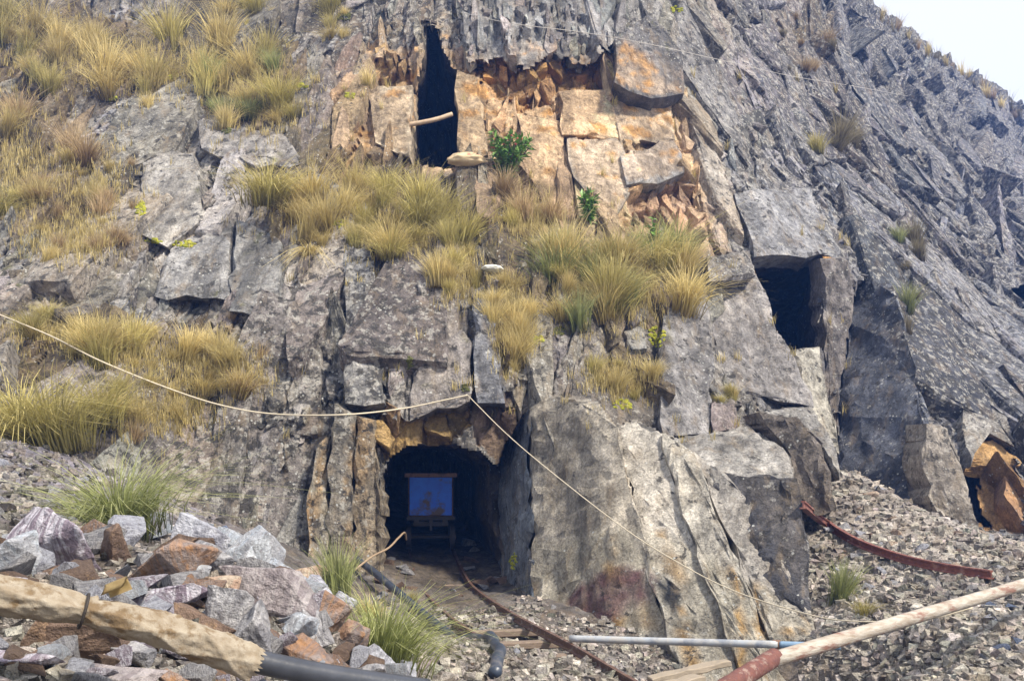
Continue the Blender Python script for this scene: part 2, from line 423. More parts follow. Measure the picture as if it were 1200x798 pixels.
# (name, outline in photo pixels, ('abs', three marks with distances) or ('rel', metres towards the back), roughness, colour, how strong, label)
FACETS = [
 ("rock_block", [(825,552),(932,558),(948,650),(950,730),(900,700),(850,610)], ('abs', (860,560,11.55),(932,560,11.2),(940,690,10.4)), .5, DARK, .8, "dark block face"),  # tinted darker than the faces around it
 ("rock_slab", [(619,478),(640,462),(700,472),(722,500),(745,600),(765,690),(795,775),(795,860),(620,860),(622,692)], ('abs', (622,690,12.2),(618,480,13.2),(790,760,10.45)), .22, (.50,.45,.37), .85, "broad flat grey slab forming the corner beside the adit mouth"),
 ("rock_slab", [(722,500),(745,492),(776,508),(800,600),(840,700),(868,798),(868,860),(795,860),(795,775),(765,690),(745,600)], ('abs', (735,500,12.5),(776,510,12.2),(850,800,9.85)), .3, (.47,.44,.39), .8, "long narrow slab between two black joints"),
 ("rock_slab", [(812,527),(850,552),(890,595),(915,645),(950,712),(985,798),(1000,860),(942,860),(927,798),(892,720),(852,620)], ('abs', (780,510,12.2),(945,720,10.2),(860,820,9.75)), .34, (.45,.42,.38), .8, "streaked outermost slab above the white pole"),
 ("rock_slab", [(776,508),(790,512),(812,527),(848,620),(888,720),(923,798),(938,860),(868,860),(868,798),(840,700),(800,600)], ('abs', (780,510,12.1),(945,720,10.1),(860,820,9.6)), .34, (.47,.44,.38), .8, "rust-streaked slab between the narrow slab and the outermost one"),
 ("rock_block", [(783,515),(880,500),(925,530),(931,562),(860,556),(805,548)], ('abs', (790,548,12.0),(925,562,11.6),(880,500,13.2)), .3, PALE, .7, "pale flat-topped block"),  # brightness of the upturned top put into its pale tint
 ("rock_block", [(888,482),(935,488),(962,520),(980,595),(945,604),(930,560),(925,530)], ('abs', (890,485,12.9),(962,520,12.2),(945,600,11.9)), .4, (.2,.17,.145), .8, "brown upright block"),  # brown front, with its unlit side's darkness put into the tint
 ("rock_block", [(898,480),(945,476),(978,515),(985,560),(962,520),(935,488)], ('abs', (900,482,12.95),(978,515,12.7),(950,478,13.2)), .3, PALE, .6, "pale cap of the brown block"),  # light on the block's top and right edge put into this tint
 ("rock_slab", [(832,325),(885,315),(905,370),(940,440),(955,475),(915,468),(860,457),(838,400)], ('abs', (832,325,16.6),(955,475,15.2),(838,400,15.7)), .28, (.36,.34,.33), .8, "light slab beside the upper square adit"),
 ("rock_slab", [(925,410),(962,405),(972,470),(985,530),(960,505),(940,450)], ('abs', (925,412,16.4),(962,405,16.5),(980,525,15.4)), .4, (.50,.47,.40), .9, "cream pillar below the upper square adit"),
 ("rock_slab", [(962,302),(992,302),(1003,340),(988,430),(975,545),(967,410)], ('abs', (965,305,17.4),(1000,335,17.5),(975,540,17.0)), .4, (.27,.24,.22), .7, None),
 ("rock_slab", [(1003,332),(1042,330),(1062,400),(1087,500),(1092,560),(1062,596),(1010,580),(975,560),(988,430)], ('abs', (988,430,17.9),(978,548,17.0),(1087,510,15.5),(1030,335,18.7)), .35, (.13,.14,.17), .9, "shaded dark blue-grey slab right of the upper square adit"),  # shade of this left-facing slab is put into its tint
 ("rock_slab", [(1087,495),(1112,500),(1128,550),(1146,620),(1100,600),(1083,548)], ('abs', (1087,500,14.9),(1112,500,14.9),(1120,610,14.3)), .3, (.36,.32,.27), .8, None),
 ("rock_slab", [(1120,420),(1150,440),(1190,520),(1160,505),(1138,545)], ('rel', -.25), .3, (.33,.31,.28), .8, None),
 ("rock_alcove", [(1140,512),(1165,500),(1195,545),(1200,630),(1150,618),(1137,560)], ('rel', .35), .5, (.50,.30,.13), .95, "orange freshly broken alcove"),
 ("rock_alcove", [(1128,545),(1142,538),(1160,615),(1135,604)], ('rel', 1.0), .5, DARK, .6, None),  # darkness of the deep hollow painted into its tint
 ("rock_slab", [(862,225),(950,220),(985,300),(886,299)], ('rel', -.28), .3, (.29,.29,.30), .7, "smooth grey slab over the upper square adit"),
 ("rock_alcove", [(882,298),(972,300),(972,330),(890,325)], ('rel', .25), .8, ORANGE, .9, None),
 ("rock_face", [(655,105),(712,103),(727,162),(660,156)], ('rel', .05), .22, CREAM, .9, "cream square face below the overhang"),
 ("rock_face", [(665,160),(728,165),(738,225),(722,252),(672,205)], ('rel', -.12), .35, (.44,.38,.31), .8, None),
 ("rock_face", [(720,110),(788,114),(792,162),(728,165)], ('rel', .02), .25, (.50,.41,.31), .9, None),
 ("rock_face", [(606,130),(655,140),(666,205),(642,252),(612,192)], ('rel', .15), .25, CREAM, .9, None),
 ("rock_block", [(728,182),(790,163),(803,200),(772,213),(735,215)], ('rel', -.38), .5, (.33,.32,.31), .8, None),
 ("rock_alcove", [(735,214),(803,203),(824,282),(760,276),(735,242)], ('rel', .32), .7, PINK, .95, "pinkish orange scar under a ledge"),
 ("rock_face", [(428,105),(482,98),(480,182),(440,165)], ('rel', .1), .4, (.58,.48,.35), .9, "cream face beside the tall upper adit"),
 ("rock_alcove", [(434,62),(480,70),(482,105),(440,105)], ('rel', .3), .8, (.42,.27,.12), .9, None),
 ("rock_face", [(536,80),(560,90),(572,180),(545,190),(535,150)], ('rel', .0), .5, (.55,.42,.27), .9, None),
 ("rock_block", [(722,42),(760,18),(800,58),(803,108),(765,114),(722,95)], ('rel', -.7), .5, (.16,.155,.155), .9, "dark jutting block under the skyline crack"),
 ("rock_overhang", [(540,-10),(722,-10),(722,52),(690,74),(650,60),(615,76),(585,64),(545,76)], ('rel', -.35), .9, (.31,.31,.31), .7, "lichen-spotted overhang beside the tall upper adit"),
 ("rock_alcove", [(543,72),(585,64),(615,76),(650,60),(690,74),(720,60),(720,102),(655,106),(606,130),(560,90)], ('rel', .22), 1.3, (.60,.34,.11), .95, "orange broken rock under the overhang"),
 ("rock_face", [(482,425),(541,385),(553,400),(549,468),(480,492)], ('abs', (482,425,13.3),(545,390,13.35),(480,490,13.0)), .2, (.30,.27,.25), .8, "smooth brown-grey face above the adit mouth"),
 ("rock_alcove", [(438,486),(480,492),(549,476),(556,500),(520,522),(480,524),(446,545)], ('rel', .2), 1.0, (.50,.33,.13), .95, "ochre broken edge over the adit mouth"),
 ("rock_alcove", [(549,470),(604,462),(614,505),(592,548),(560,522)], ('rel', .12), 1.1, (.30,.21,.15), .9, None),
 ("rock_pillar", [(418,486),(440,492),(444,650),(430,705),(416,705),(414,580)], ('rel', -.02), .6, (.34,.28,.20), .7, "tan streaked pillar beside the adit mouth"),
 ("rock_pillar", [(392,472),(417,486),(413,580),(415,700),(385,700),(384,560)], ('rel', -.14), .6, (.29,.26,.21), .7, None),
 ("rock_pillar", [(372,520),(390,505),(384,560),(385,690),(362,680),(360,580)], ('rel', -.05), .7, (.33,.29,.22), .7, None),
 ("rock_face", [(583,548),(592,520),(617,480),(621,690),(621,800),(585,800)], ('abs', (620,690,12.25),(618,490,13.1),(586,600,14.2)), .45, (.19,.215,.25), .9, "shaded blue-grey side wall of the adit mouth"),  # bluish shade on the left-facing wall is put into the tint
 ("rock_slab", [(168,172),(226,180),(240,250),(195,288),(163,272)], ('rel', -.2), .3, (.38,.36,.33), .8, None),
 ("rock_slab", [(230,140),(335,158),(352,190),(300,195),(235,172)], ('rel', -.25), .35, (.38,.36,.34), .8, None),
 ("rock_slab", [(200,290),(270,255),(268,350),(180,345)], ('rel', -.15), .4, (.32,.315,.31), .8, None),
 ("rock_slab", [(275,255),(330,282),(326,370),(268,362)], ('rel', -.22), .3, (.26,.26,.255), .7, None),
 ("rock_block", [(785,350),(826,345),(836,400),(832,505),(780,508),(774,420)], ('rel', -.25), .5, (.29,.28,.28), .8, None),
 ("rock_slab", [(400,285),(440,275),(450,470),(405,470)], ('rel', -.18), .7, (.27,.265,.26), .7, None),
 ("rock_slab", [(555,345),(578,350),(592,470),(560,470)], ('rel', -.12), .5, (.24,.25,.28), .7, None),
 ("rock_block", [(830,300),(880,292),(886,322),(832,328)], ('rel', -.3), .7, (.32,.30,.28), .8, None),
 ("rock_block", [(836,470),(862,472),(868,500),(838,505)], ('rel', -.3), .6, (.34,.28,.27), .8, None),
]
def look(u, v):
    """row, column of the survey mark in the sampled cliff"""
    return int(np.clip(np.searchsorted(VS, v), 0, H_ - 1)), int(np.clip(np.searchsorted(US, u), 0, W_ - 1))
inv = 1.0 / Yb
amp = np.ones_like(U)
facet = np.full(U.shape, -1, np.int32)
colr = np.zeros(U.shape + (3,), np.float32)
tint = np.zeros(U.shape + (3,), np.float32); tw = np.zeros_like(U)
PLANES = []
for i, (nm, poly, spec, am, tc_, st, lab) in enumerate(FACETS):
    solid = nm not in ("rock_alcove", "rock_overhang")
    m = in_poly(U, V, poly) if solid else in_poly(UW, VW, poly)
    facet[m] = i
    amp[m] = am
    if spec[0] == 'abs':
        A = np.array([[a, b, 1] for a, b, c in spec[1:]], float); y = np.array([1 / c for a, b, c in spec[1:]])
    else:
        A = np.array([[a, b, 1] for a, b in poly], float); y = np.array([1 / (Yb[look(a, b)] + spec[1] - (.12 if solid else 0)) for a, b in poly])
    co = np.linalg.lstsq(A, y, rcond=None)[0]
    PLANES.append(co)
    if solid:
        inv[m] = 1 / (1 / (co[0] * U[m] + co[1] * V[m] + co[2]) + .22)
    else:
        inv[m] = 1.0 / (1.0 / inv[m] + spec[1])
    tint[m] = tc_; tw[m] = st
solid_ids = [i for i, f in enumerate(FACETS) if f[0] not in ("rock_alcove", "rock_overhang")]
is_solid = np.isin(facet, solid_ids)
Yf = 1.0 / inv

# block relief in four sizes, with open joints
disp = np.zeros_like(U)
cellrand = np.zeros_like(U); crack_all = np.zeros_like(U)
for (sx, sy, a, tl, cr, cw, sd_) in ((1.15, 2.6, .30, .30, .12, .05, 31), (.46, 1.25, .13, .16, .07, .07, 41), (.17, .5, .042, .09, .03, .10, 51), (.065, .17, .014, .05, .0, .1, 61)):
    e, gx, gy, ox, oy = cells((q + wx * (1 if sx > .3 else .4) + wx2) / (sx * big), (sdir + wz * (1 if sx > .3 else .4) + wz2) / (sy * big), sd_)
    r = h01(gx, gy, sd_ + 5); t1 = h01(gx, gy, sd_ + 6) - .5; t2 = h01(gx, gy, sd_ + 7) - .5
    disp += (a * (r - .5) * amp + tl * amp * (t1 * ox + t2 * oy) * 2 * sx) * .55
    if cr > 0:
        have = smooth01(perlin(Xb * .8 / sx, Yb * .3, Zb * .5 / sx, sd_ + 9), -.25, .15)
        c = (1 - smooth01(e, 0, cw)) * have
        disp -= cr * c * np.clip(amp, .3, 1)
        crack_all = np.maximum(crack_all, c)
    cellrand += (r - .5) * (1.0 if sx > .3 else .6)
nb = fbm(Xb * 1.6, Yb * 1.6, Zb * 1.6, 4, 71)
disp += .10 * nb * np.clip(amp, .25, 1) + .022 * fbm(Xb * 9, Yb * 5, Zb * 9, 3, 75) * np.clip(amp, .35, 1)
# steep drawn-out ribs along the bedding
rib = amp * (1 - .75 * smooth01(U + 80 * nb, 820, 1000))
disp += .07 * perlin((q + wx) * 3.2, sdir * .28, q * 0, 81) * rib + .02 * perlin((q + wx) * 9, sdir * .7, q * 0, 83) * rib
# the far shoulder is broken into chaotic rubble rather than clean slabs
chaos = smooth01(U - V * .45 + 70 * nb, 800, 980)
e_, gx_, gy_, ox_, oy_ = cells((Xb + .6 * Zb + wx * 3) / (.7 * big), (Zb - .5 * Xb + wz * 2) / (.8 * big), 95)
disp += chaos * (.30 * (h01(gx_, gy_, 96) - .5) + .35 * ((h01(gx_, gy_, 97) - .5) * ox_ + (h01(gx_, gy_, 98) - .5) * oy_) + .16 * fbm(Xb * 2.5, Yb, Zb * 2.5, 3, 99))
# bare rubble steps on the vegetated side
steps = smooth01(perlin(Xb * .4, Yb * .4, Zb * .4, 88), -.1, .4) * smooth01(-U, -330, -150)
disp += .18 * steps * np.abs(perlin(Xb * 2.2, Yb, Zb * 3.0, 90))
far = smooth01(Yb, 22, 55)
disp = disp * (1 + .9 * far)
# the slope goes back and down behind the skyline
back = np.maximum(vsky[None, :] - V, 0)
Y = Yf - disp + .10 * (~is_solid)
X = (U - CX) / F * Yf
Z = CH + (CY - Veff) / F * Yf
Y = Y + back * .06
Z = Z - back * .03 + disp * .08

# rock colours: the stone's own, block by block, plus shade put into some tints
n_big = fbm(Xb * .55, Yb * .55, Zb * .55, 3, 101); n_mid = fbm(Xb * 2.6, Yb * 2, Zb * 2.6, 4, 105); n_fine = fbm(Xb * 10, Yb * 6, Zb * 10, 3, 109)
strk = fbm(q * 4.5, sdir * .35, q * 0 + 2, 3, 113)
def mixa(a, b, w):
    return a * (1 - w[..., None]) + np.asarray(b, np.float32) * w[..., None]
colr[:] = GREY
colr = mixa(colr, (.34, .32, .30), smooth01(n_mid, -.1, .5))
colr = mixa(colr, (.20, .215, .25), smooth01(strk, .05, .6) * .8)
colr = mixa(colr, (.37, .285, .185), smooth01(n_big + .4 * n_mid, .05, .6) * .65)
colr = mixa(colr, (.11, .118, .15), smooth01(U + 90 * n_mid - .15 * V, 780, 960) * .78)  # backlit blue darkness of the right slope put into the colour
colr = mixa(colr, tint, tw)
WZ = [(405, 70), (440, 55), (560, 62), (720, 58), (800, 100), (842, 300), (720, 285), (640, 262), (560, 200), (405, 190)]
warm_zone = np.mean([in_poly(UW + a_ * n_mid + b_, VW + a_ * n_mid + c_, WZ).astype(np.float32) for a_, b_, c_ in ((14, 0, 0), (30, 14, 8), (30, -14, -8), (24, 10, -14), (24, -12, 12), (40, 0, 0))], 0)
colr = mixa(colr, (.66, .46, .27), warm_zone * .9 * (1 - .6 * (tw > 0)))
colr = mixa(colr, (.55, .28, .07), warm_zone * smooth01(n_mid + .3 * n_fine, .12, .42) * .75)
colr *= (1 + .42 * np.clip(cellrand, -1, 1) + .25 * n_fine)[..., None]
# rust stains on the lower slabs, purple patch, ochre streaks
low = in_poly(UW, VW, [(620, 640), (760, 620), (985, 740), (1000, 860), (620, 860)]).astype(np.float32)
colr = mixa(colr, (.50, .46, .36), low * .45)
colr = mixa(colr, (.46, .27, .08), low * smooth01(strk + .5 * n_mid, .18, .5) * .8)
pur = in_poly(UW + 10 * n_mid, VW + 10 * n_mid, [(675, 690), (705, 668), (765, 675), (768, 700), (715, 725), (672, 722)]).astype(np.float32)
colr = mixa(colr, (.17, .085, .09), pur * (.55 + .4 * smooth01(n_fine, -.3, .3)))
blk = in_poly(UW, VW, [(768, 672), (795, 690), (797, 705), (783, 722), (772, 700)]).astype(np.float32)
colr = mixa(colr, (.04, .045, .055), blk)
pil = in_poly(UW, VW, [(370, 500), (443, 490), (445, 700), (330, 640), (335, 590)]).astype(np.float32)
colr = mixa(colr, (.42, .28, .14), pil * smooth01(strk + .4 * n_fine, .0, .4) * .7)
org = in_poly(UW, VW, [(333, 590), (362, 588), (365, 625), (350, 632)]).astype(np.float32)
colr = mixa(colr, (.55, .36, .18), org * .9)
# lichen: white crusts and dark crusts, by district
def blob(cx, cy, rx, ry):
    return np.exp(-(((U - cx) / rx) ** 2 + ((V - cy) / ry) ** 2))
wl_ = .30 + .35 * np.clip(chaos, 0, 1) + .9 * blob(1040, 110, 60, 130) + .55 * blob(620, 20, 120, 50) + .35 * blob(420, 40, 60, 60) + .4 * blob(440, 380, 60, 120) + .4 * blob(270, 500, 120, 100) + .3 * blob(950, 200, 120, 150) + .5 * blob(640, 270, 30, 50) + .35 * blob(1120, 380, 60, 150) - .5 * blob(690, 590, 80, 90) - .4 * warm_zone
smoothrock = np.clip((amp - .2) / .5, 0, 1)
wl_ = wl_ - .42 * (1 - smoothrock)
# soil and dead thatch where the grass grows
veg = (blob(60, 60, 110, 60) + blob(210, 70, 120, 45) + blob(300, 110, 60, 50) + blob(30, 190, 60, 70) + blob(90, 260, 70, 40) + 1.2 * blob(420, 230, 110, 55) + blob(530, 280, 50, 50)
       + blob(600, 380, 28, 60) + blob(710, 320, 90, 60) + blob(70, 450, 110, 80) + blob(200, 430, 120, 60) + blob(740, 430, 45, 30) + .8 * blob(940, 40, 60, 50) + .6 * blob(985, 150, 40, 40) + .6 * blob(1070, 310, 25, 70) + .9 * blob(620, 230, 40, 30))
vegw = smooth01(veg + .5 * n_mid + .2 * n_fine, .35, .75)
colr = mixa(colr, (.15, .11, .055), vegw * .85)
mossw = smooth01(fbm(Xb * 2.2 + 4, Yb * 2, Zb * 2.2, 3, 141), .45, .6) * smooth01(-U, -860, -780) * smooth01(-V, -480, -420) * (1 - np.clip(warm_zone, 0, 1))
colr = mixa(colr, (.14, .14, .025), mossw * .7 * smooth01(n_fine, -.1, .3))
colr = np.clip(colr, .015, .75)

# adit mouths (outlines in photo pixels)
HOLES = [
    [(443,640),(446,565),(458,536),(482,523),(520,520),(558,530),(584,548),(584,620),(598,672),(618,700),(618,790),(440,790),(436,680)],
    [(500,30),(512,32),(518,58),(534,84),(537,140),(533,192),(505,193),(479,189),(483,150),(490,95),(498,62)],
    [(884,306),(920,303),(958,304),(962,350),(967,404),(940,407),(918,404),(906,375),(893,340)],
    [(1187,340),(1200,334),(1222,332),(1226,366),(1208,374),(1193,362)]]
hole = np.zeros(U.shape, bool)
U3 = U + 3.0 * perlin(Xb * 6, Yb, Zb * 6, 151); V3 = V + 3.0 * perlin(Xb * 6, Yb, Zb * 6, 152)
for hp in HOLES:
    hole |= in_poly(U3, V3, hp)

P = np.stack([X, Y, Z], -1)
idx = np.arange(H_ * W_).reshape(H_, W_)
quads = np.stack([idx[1:, :-1], idx[1:, 1:], idx[:-1, 1:], idx[:-1, :-1]], -1)
fh = hole[1:, :-1] | hole[1:, 1:] | hole[:-1, 1:] | hole[:-1, :-1]
ff = facet[:-1, :-1]
lich_a = np.clip(wl_ + .30, -.4, 1.3) * (1 - .9 * np.clip(warm_zone, 0, 1)) - .5 * warm_zone * smooth01(V, 55, 75) - .3 * vegw
lich_a = np.where((facet >= 0) & ~is_solid, -.4, lich_a)
Pf, Cf = P.reshape(-1, 3), np.concatenate([colr, lich_a[..., None]], -1).reshape(-1, 4)

def sub_mesh(name, sel):
    qd = quads[sel]
    used, invx = np.unique(qd, return_inverse=True)
    return np_mesh(name, Pf[used], invx.reshape(-1, 4), M_ROCK, False, Cf[used])

cliff = link(bpy.data.objects.new("cliff", sub_mesh("cliff", ~fh)))
tag(cliff, "tall grey rock cliff with tilted joints, grass ledges and mine openings", "cliff", kind="structure")

# the big slabs: thick solid pieces with flaked faces and straight broken edges
def slab(i):
    nm, poly, spec, am, tc_, st_, lab = FACETS[i]; co = PLANES[i]
    rj = random.Random(900 + i); pp = []
    n = len(poly)
    for k in range(n):
        a, b = poly[k], poly[(k + 1) % n]
        L = math.hypot(b[0] - a[0], b[1] - a[1]); m = max(1, int(L / 17))
        nx, ny = -(b[1] - a[1]) / L, (b[0] - a[0]) / L
        for j in range(m):
            t = (j + (rj.uniform(-.3, .3) if j else 0)) / m; o_ = rj.choice((-1, 1)) * rj.uniform(.5, 4.2) if j else rj.uniform(-1, 1)
            pp.append((a[0] + (b[0] - a[0]) * t + nx * o_, a[1] + (b[1] - a[1]) * t + ny * o_))
    def at(u, v): return W(u, v, 1 / (co[0] * u + co[1] * v + co[2]))
    bm = bmesh.new()
    fv = [bm.verts.new(at(u, v)) for u, v in pp]
    f = bm.faces.new(fv); f.normal_update()
    nrm = f.normal.copy()
    if nrm.y > 0: nrm = -nrm
    size = max((a.co - b.co).length for a in fv for b in fv[::3])
    bmesh.ops.triangulate(bm, faces=[f], ngon_method='EAR_CLIP')
    th = max(.075, size / 34)
    for _ in range(7):
        es = [e for e in bm.edges if e.calc_length() > th * 1.6]
        if not es: break
        bmesh.ops.subdivide_edges(bm, edges=es, cuts=1)
        bmesh.ops.triangulate(bm, faces=[x for x in bm.faces if len(x.verts) > 3])
    bm.verts.index_update()
    C = np.array([v.co for v in bm.verts]); n = len(C)
    edge = np.array([v.is_boundary for v in bm.verts])
    be = [(e.verts[0].index, e.verts[1].index, e.link_loops[0].vert.index) for e in bm.edges if e.is_boundary]
    tri = [[v.index for v in x.verts] for x in bm.faces]
    bm.free()
    kk = float(np.interp(C[:, 0].mean(), qk_x, qk_k))
    qq = C[:, 0] + (C[:, 2] - 4) * kk
    fl = fbm(qq * 1.9, C[:, 2] * .8, C[:, 1] * 0 + i, 3, 701)
    d = .030 * np.floor(fl * 3.2) + .05 * perlin(C[:, 0] * 1.2, C[:, 1], C[:, 2] * 1.2, 703) + .022 * fbm(C[:, 0] * 6, C[:, 1] * 4, C[:, 2] * 6, 3, 705)
    d = d * (.55 + 1.1 * am) * np.where(edge, .0, 1) - np.where(edge, .035, 0)
    nn = np.array(nrm)
    Fr = C + nn * d[:, None]
    cen = C.mean(0)
    back = C + (C - cen) * .05 + np.array([0, .75, -.05])
    bid = {}; Bk = []
    for a, b, l in be:
        for x in (a, b):
            if x not in bid: bid[x] = n + len(Bk); Bk.append(back[x] + rng.normal(0, .02, 3))
    side = []
    for a, b, l in be: side += [[a, b, bid[b]], [a, bid[b], bid[a]]]
    allv = np.concatenate([Fr, np.array(Bk)])
    pu = CX + F * allv[:, 0] / np.maximum(allv[:, 1], .1); pv_ = CY - F * (allv[:, 2] - CH) / np.maximum(allv[:, 1], .1)
    jj = np.clip(np.searchsorted(VS, np.clip(pv_, -160, 850)), 0, H_ - 1); ii_ = np.clip(np.searchsorted(US, pu), 0, W_ - 1)
    cc = Cf.reshape(H_, W_, 4)[jj, ii_].copy()
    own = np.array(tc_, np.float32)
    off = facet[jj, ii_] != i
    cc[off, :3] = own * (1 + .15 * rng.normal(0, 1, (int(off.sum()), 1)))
    me = np_mesh(nm, allv, np.array(tri + side), M_ROCK, False, cc)
    bmx = bmesh.new(); bmx.from_mesh(me); bmesh.ops.recalc_face_normals(bmx, faces=bmx.faces[:]); bmx.to_mesh(me); bmx.free()
    o = link(bpy.data.objects.new(nm, me), cliff)
    if lab: o["label"] = lab
    return me
SLAB_ME = [slab(i) for i in solid_ids]

# the broken wall between them: every joint block is a solid piece standing proud by its own amount
du = np.gradient(np.stack([Xb, Yb, Zb], -1), axis=1); dv = np.gradient(np.stack([Xb, Yb, Zb], -1), axis=0)
Nb = np.cross(du, dv); Nb /= np.linalg.norm(Nb, axis=-1, keepdims=True) + 1e-9
Nb[Nb[..., 1] > 0] *= -1
Kq = np.interp(q, qk_x, qk_k)
def hull2(p):
    p = p[np.lexsort((p[:, 1], p[:, 0]))]
    def half(pts_):
        h = []
        for a in pts_:
            while len(h) >= 2 and (h[-1][0] - h[-2][0]) * (a[1] - h[-2][1]) - (h[-1][1] - h[-2][1]) * (a[0] - h[-2][0]) <= 0: h.pop()
            h.append(a)
        return h
    lo, up = half(p), half(p[::-1])
    return np.array(lo[:-1] + up[:-1])
def simplify(h, m):
    h = list(map(np.array, h))
    while len(h) > m:
        n = len(h)
        ar = [abs(np.cross(h[k] - h[k - 1], h[(k + 1) % n] - h[k])) for k in range(n)]
        h.pop(int(np.argmin(ar)))
    return np.array(h)
BLOCKS = []
Uf, Vf, Hf, Sf = U.ravel(), V.ravel(), hole.ravel(), is_solid.ravel()
Nf, Kf, Skf = Nb.reshape(-1, 3), Kq.ravel(), np.broadcast_to(vsky[None, :], U.shape).ravel()
wzf = warm_zone.ravel(); vegf, chf, Yf_ = vegw.ravel(), chaos.ravel(), Yb.ravel()
alc = np.isin(facet, [i for i, f in enumerate(FACETS) if f[0] == 'rock_alcove']).ravel()
def blocks(sx, sy, seed, hmin, hmax, prob, tilt, thick, max_solid=.3, jit=.10, only=None, calm=1.0):
    rb = np.random.default_rng(seed)
    _, gx_, gy_, _, _ = cells((q + wx) / (sx * big), (sdir + wz) / (sy * big), seed)
    key = (gx_ * 200003 + gy_).ravel()
    order = np.argsort(key, kind='stable'); ks = key[order]
    cut = np.flatnonzero(np.diff(ks)) + 1
    for g in np.split(order, cut):
        if len(g) < 9 or rb.random() > prob: continue
        if Hf[g].any() or Sf[g].mean() > max_solid: continue
        if (Vf[g] < Skf[g] + 1).any() or Vf[g].min() > 800: continue
        if only is not None and not only(g): continue
        if only is None and alc[g].mean() > (.03 if sx > .3 else .2): continue
        if calm < 1 and (chf[g].mean() > .5 or wzf[g].mean() > .5) and rb.random() > calm: continue
        p = Pf[g]
        if np.ptp(p[:, 1]) > (3.2 * sx * float(big.ravel()[g[0]]) + 1.2 * sy) * (1 + 3 * max(0, float(big.ravel()[g[0]]) - 1.02)): continue
        c = p.mean(0); n = Nf[g].mean(0); n /= np.linalg.norm(n)
        b = np.array([-Kf[g].mean(), 0, 1.0]); b -= n * (b @ n); b /= np.linalg.norm(b); a = np.cross(b, n)
        d2 = np.stack([(p - c) @ a, (p - c) @ b], 1)
        try: h = simplify(hull2(d2), int(rb.integers(5, 8)))
        except Exception: continue
        if len(h) < 4: continue
        if np.ptp(h, axis=0).max() > 5.5: continue
        w = np.ptp(h, axis=0); mw = float(min(w))
        if mw < .03: continue
        hh = h * 1.0 + rb.normal(0, jit * mw * .35, h.shape)
        sc = float(np.sqrt(big.ravel()[g[0]]))
        H = rb.uniform(hmin, hmax) ** 1.0 * sc
        if chf[g].mean() > .5: H = H * .8 + .06
        t1, t2 = rb.normal(0, tilt, 2)
        m = len(hh); V_ = []
        ch = rb.uniform(.03, .09)
        zf = lambda x: H + x[:, 0] * t1 + x[:, 1] * t2
        fr = hh * (1 - ch) + rb.normal(0, .02 * mw, hh.shape); md = hh * 1.0; bk = hh * 1.06
        cz = zf(fr); k_ = min(.05 * sc, .3 * mw)
        ctr = fr.mean(0) + rb.normal(0, .12 * mw, 2)
        to = lambda x, z: c + np.outer(x[:, 0], a) + np.outer(x[:, 1], b) + np.outer(z, n)
        Vv = np.concatenate([to(fr, cz + rb.normal(0, .012 * sc, m)), to(md, zf(md) - k_ * rb.uniform(.4, 1.5, m)), to(bk, np.full(m, -thick * sc)), to(ctr[None], np.array([zf(ctr[None])[0] + rb.uniform(-.3, .5) * k_]))])
        i_ = np.arange(m); j_ = (i_ + 1) % m
        T = np.concatenate([np.stack([i_, j_, np.full(m, 3 * m)], 1), np.stack([m + i_, m + j_, j_], 1), np.stack([m + i_, j_, i_], 1), np.stack([2 * m + i_, 2 * m + j_, m + j_], 1), np.stack([2 * m + i_, m + j_, m + i_], 1)])
        col = np.median(Cf[g], 0)
        pick = Cf[g[rb.integers(0, len(g), len(Vv))]]
        C4 = .7 * col[None] + .3 * pick
        tone = np.clip(1 + rb.normal(0, .27), .45, 1.7)
        C4 = np.clip(C4 * np.array([tone * (1 + rb.normal(0, .035)), tone, tone * (1 + rb.normal(0, .045)), 1]), .015, .85)
        C4[:, :3] *= min(1.0, .62 / float(C4[:, :3].max()))
        area = len(g) * (1 if H > 0 else .3)
        vis = ((Uf[g] > 0) & (Uf[g] < 1200) & (Vf[g] > 0)).mean()
        BLOCKS.append((area * vis, Vv, T, C4))
blocks(1.15, 2.7, 811, -.06, .24, .8, .07, .35)
blocks(.52, 1.3, 812, -.08, .20, .92, .10, .30, calm=.85)
blocks(.27, .55, 813, -.07, .12, .8, .20, .2, calm=.6)
blocks(.13, .24, 814, -.05, .065, .55, .28, .12, jit=.16, calm=.45)
blocks(.30, .26, 815, -.04, .26, .95, .42, .2, 1.1, .22, only=lambda g: alc[g].mean() > .6)
BLOCKS.sort(key=lambda t: -t[0])
def subdivide(V_, T_, C_):
    E = np.sort(np.concatenate([T_[:, [0, 1]], T_[:, [1, 2]], T_[:, [2, 0]]]), 1)
    Eu, iv = np.unique(E, axis=0, return_inverse=True); iv = iv.ravel()
    n, m = len(V_), len(T_)
    ab, bc, ca = n + iv[:m], n + iv[m:2 * m], n + iv[2 * m:]
    a, b, c = T_[:, 0], T_[:, 1], T_[:, 2]
    T2 = np.concatenate([np.stack(x, 1) for x in ((a, ab, ca), (ab, b, bc), (ca, bc, c), (ab, bc, ca))])
    return np.concatenate([V_, V_[Eu].mean(1)]), T2, np.concatenate([C_, C_[Eu].mean(1)])
def roughen(V_, k):
    x, y, z = V_[:, 0], V_[:, 1], V_[:, 2]
    D = np.stack([.030 * perlin(x * 3.3, y * 3.3, z * 3.3, sd_) + .022 * perlin(x * 9, y * 9, z * 9, sd_ + 1) + .010 * perlin(x * 24, y * 24, z * 24, sd_ + 2) for sd_ in (861, 871, 881)], 1)
    D[:, 1] += .028 * np.floor(2.6 * fbm(x * 2.6, y * 2.6, z * 1.6, 2, 891))
    return V_ + D * k
NB_BIG = 250
def block_mesh(name, Vv, T, C4):
    return np_mesh(name, Vv, T[:, ::-1], M_ROCK, False, C4)
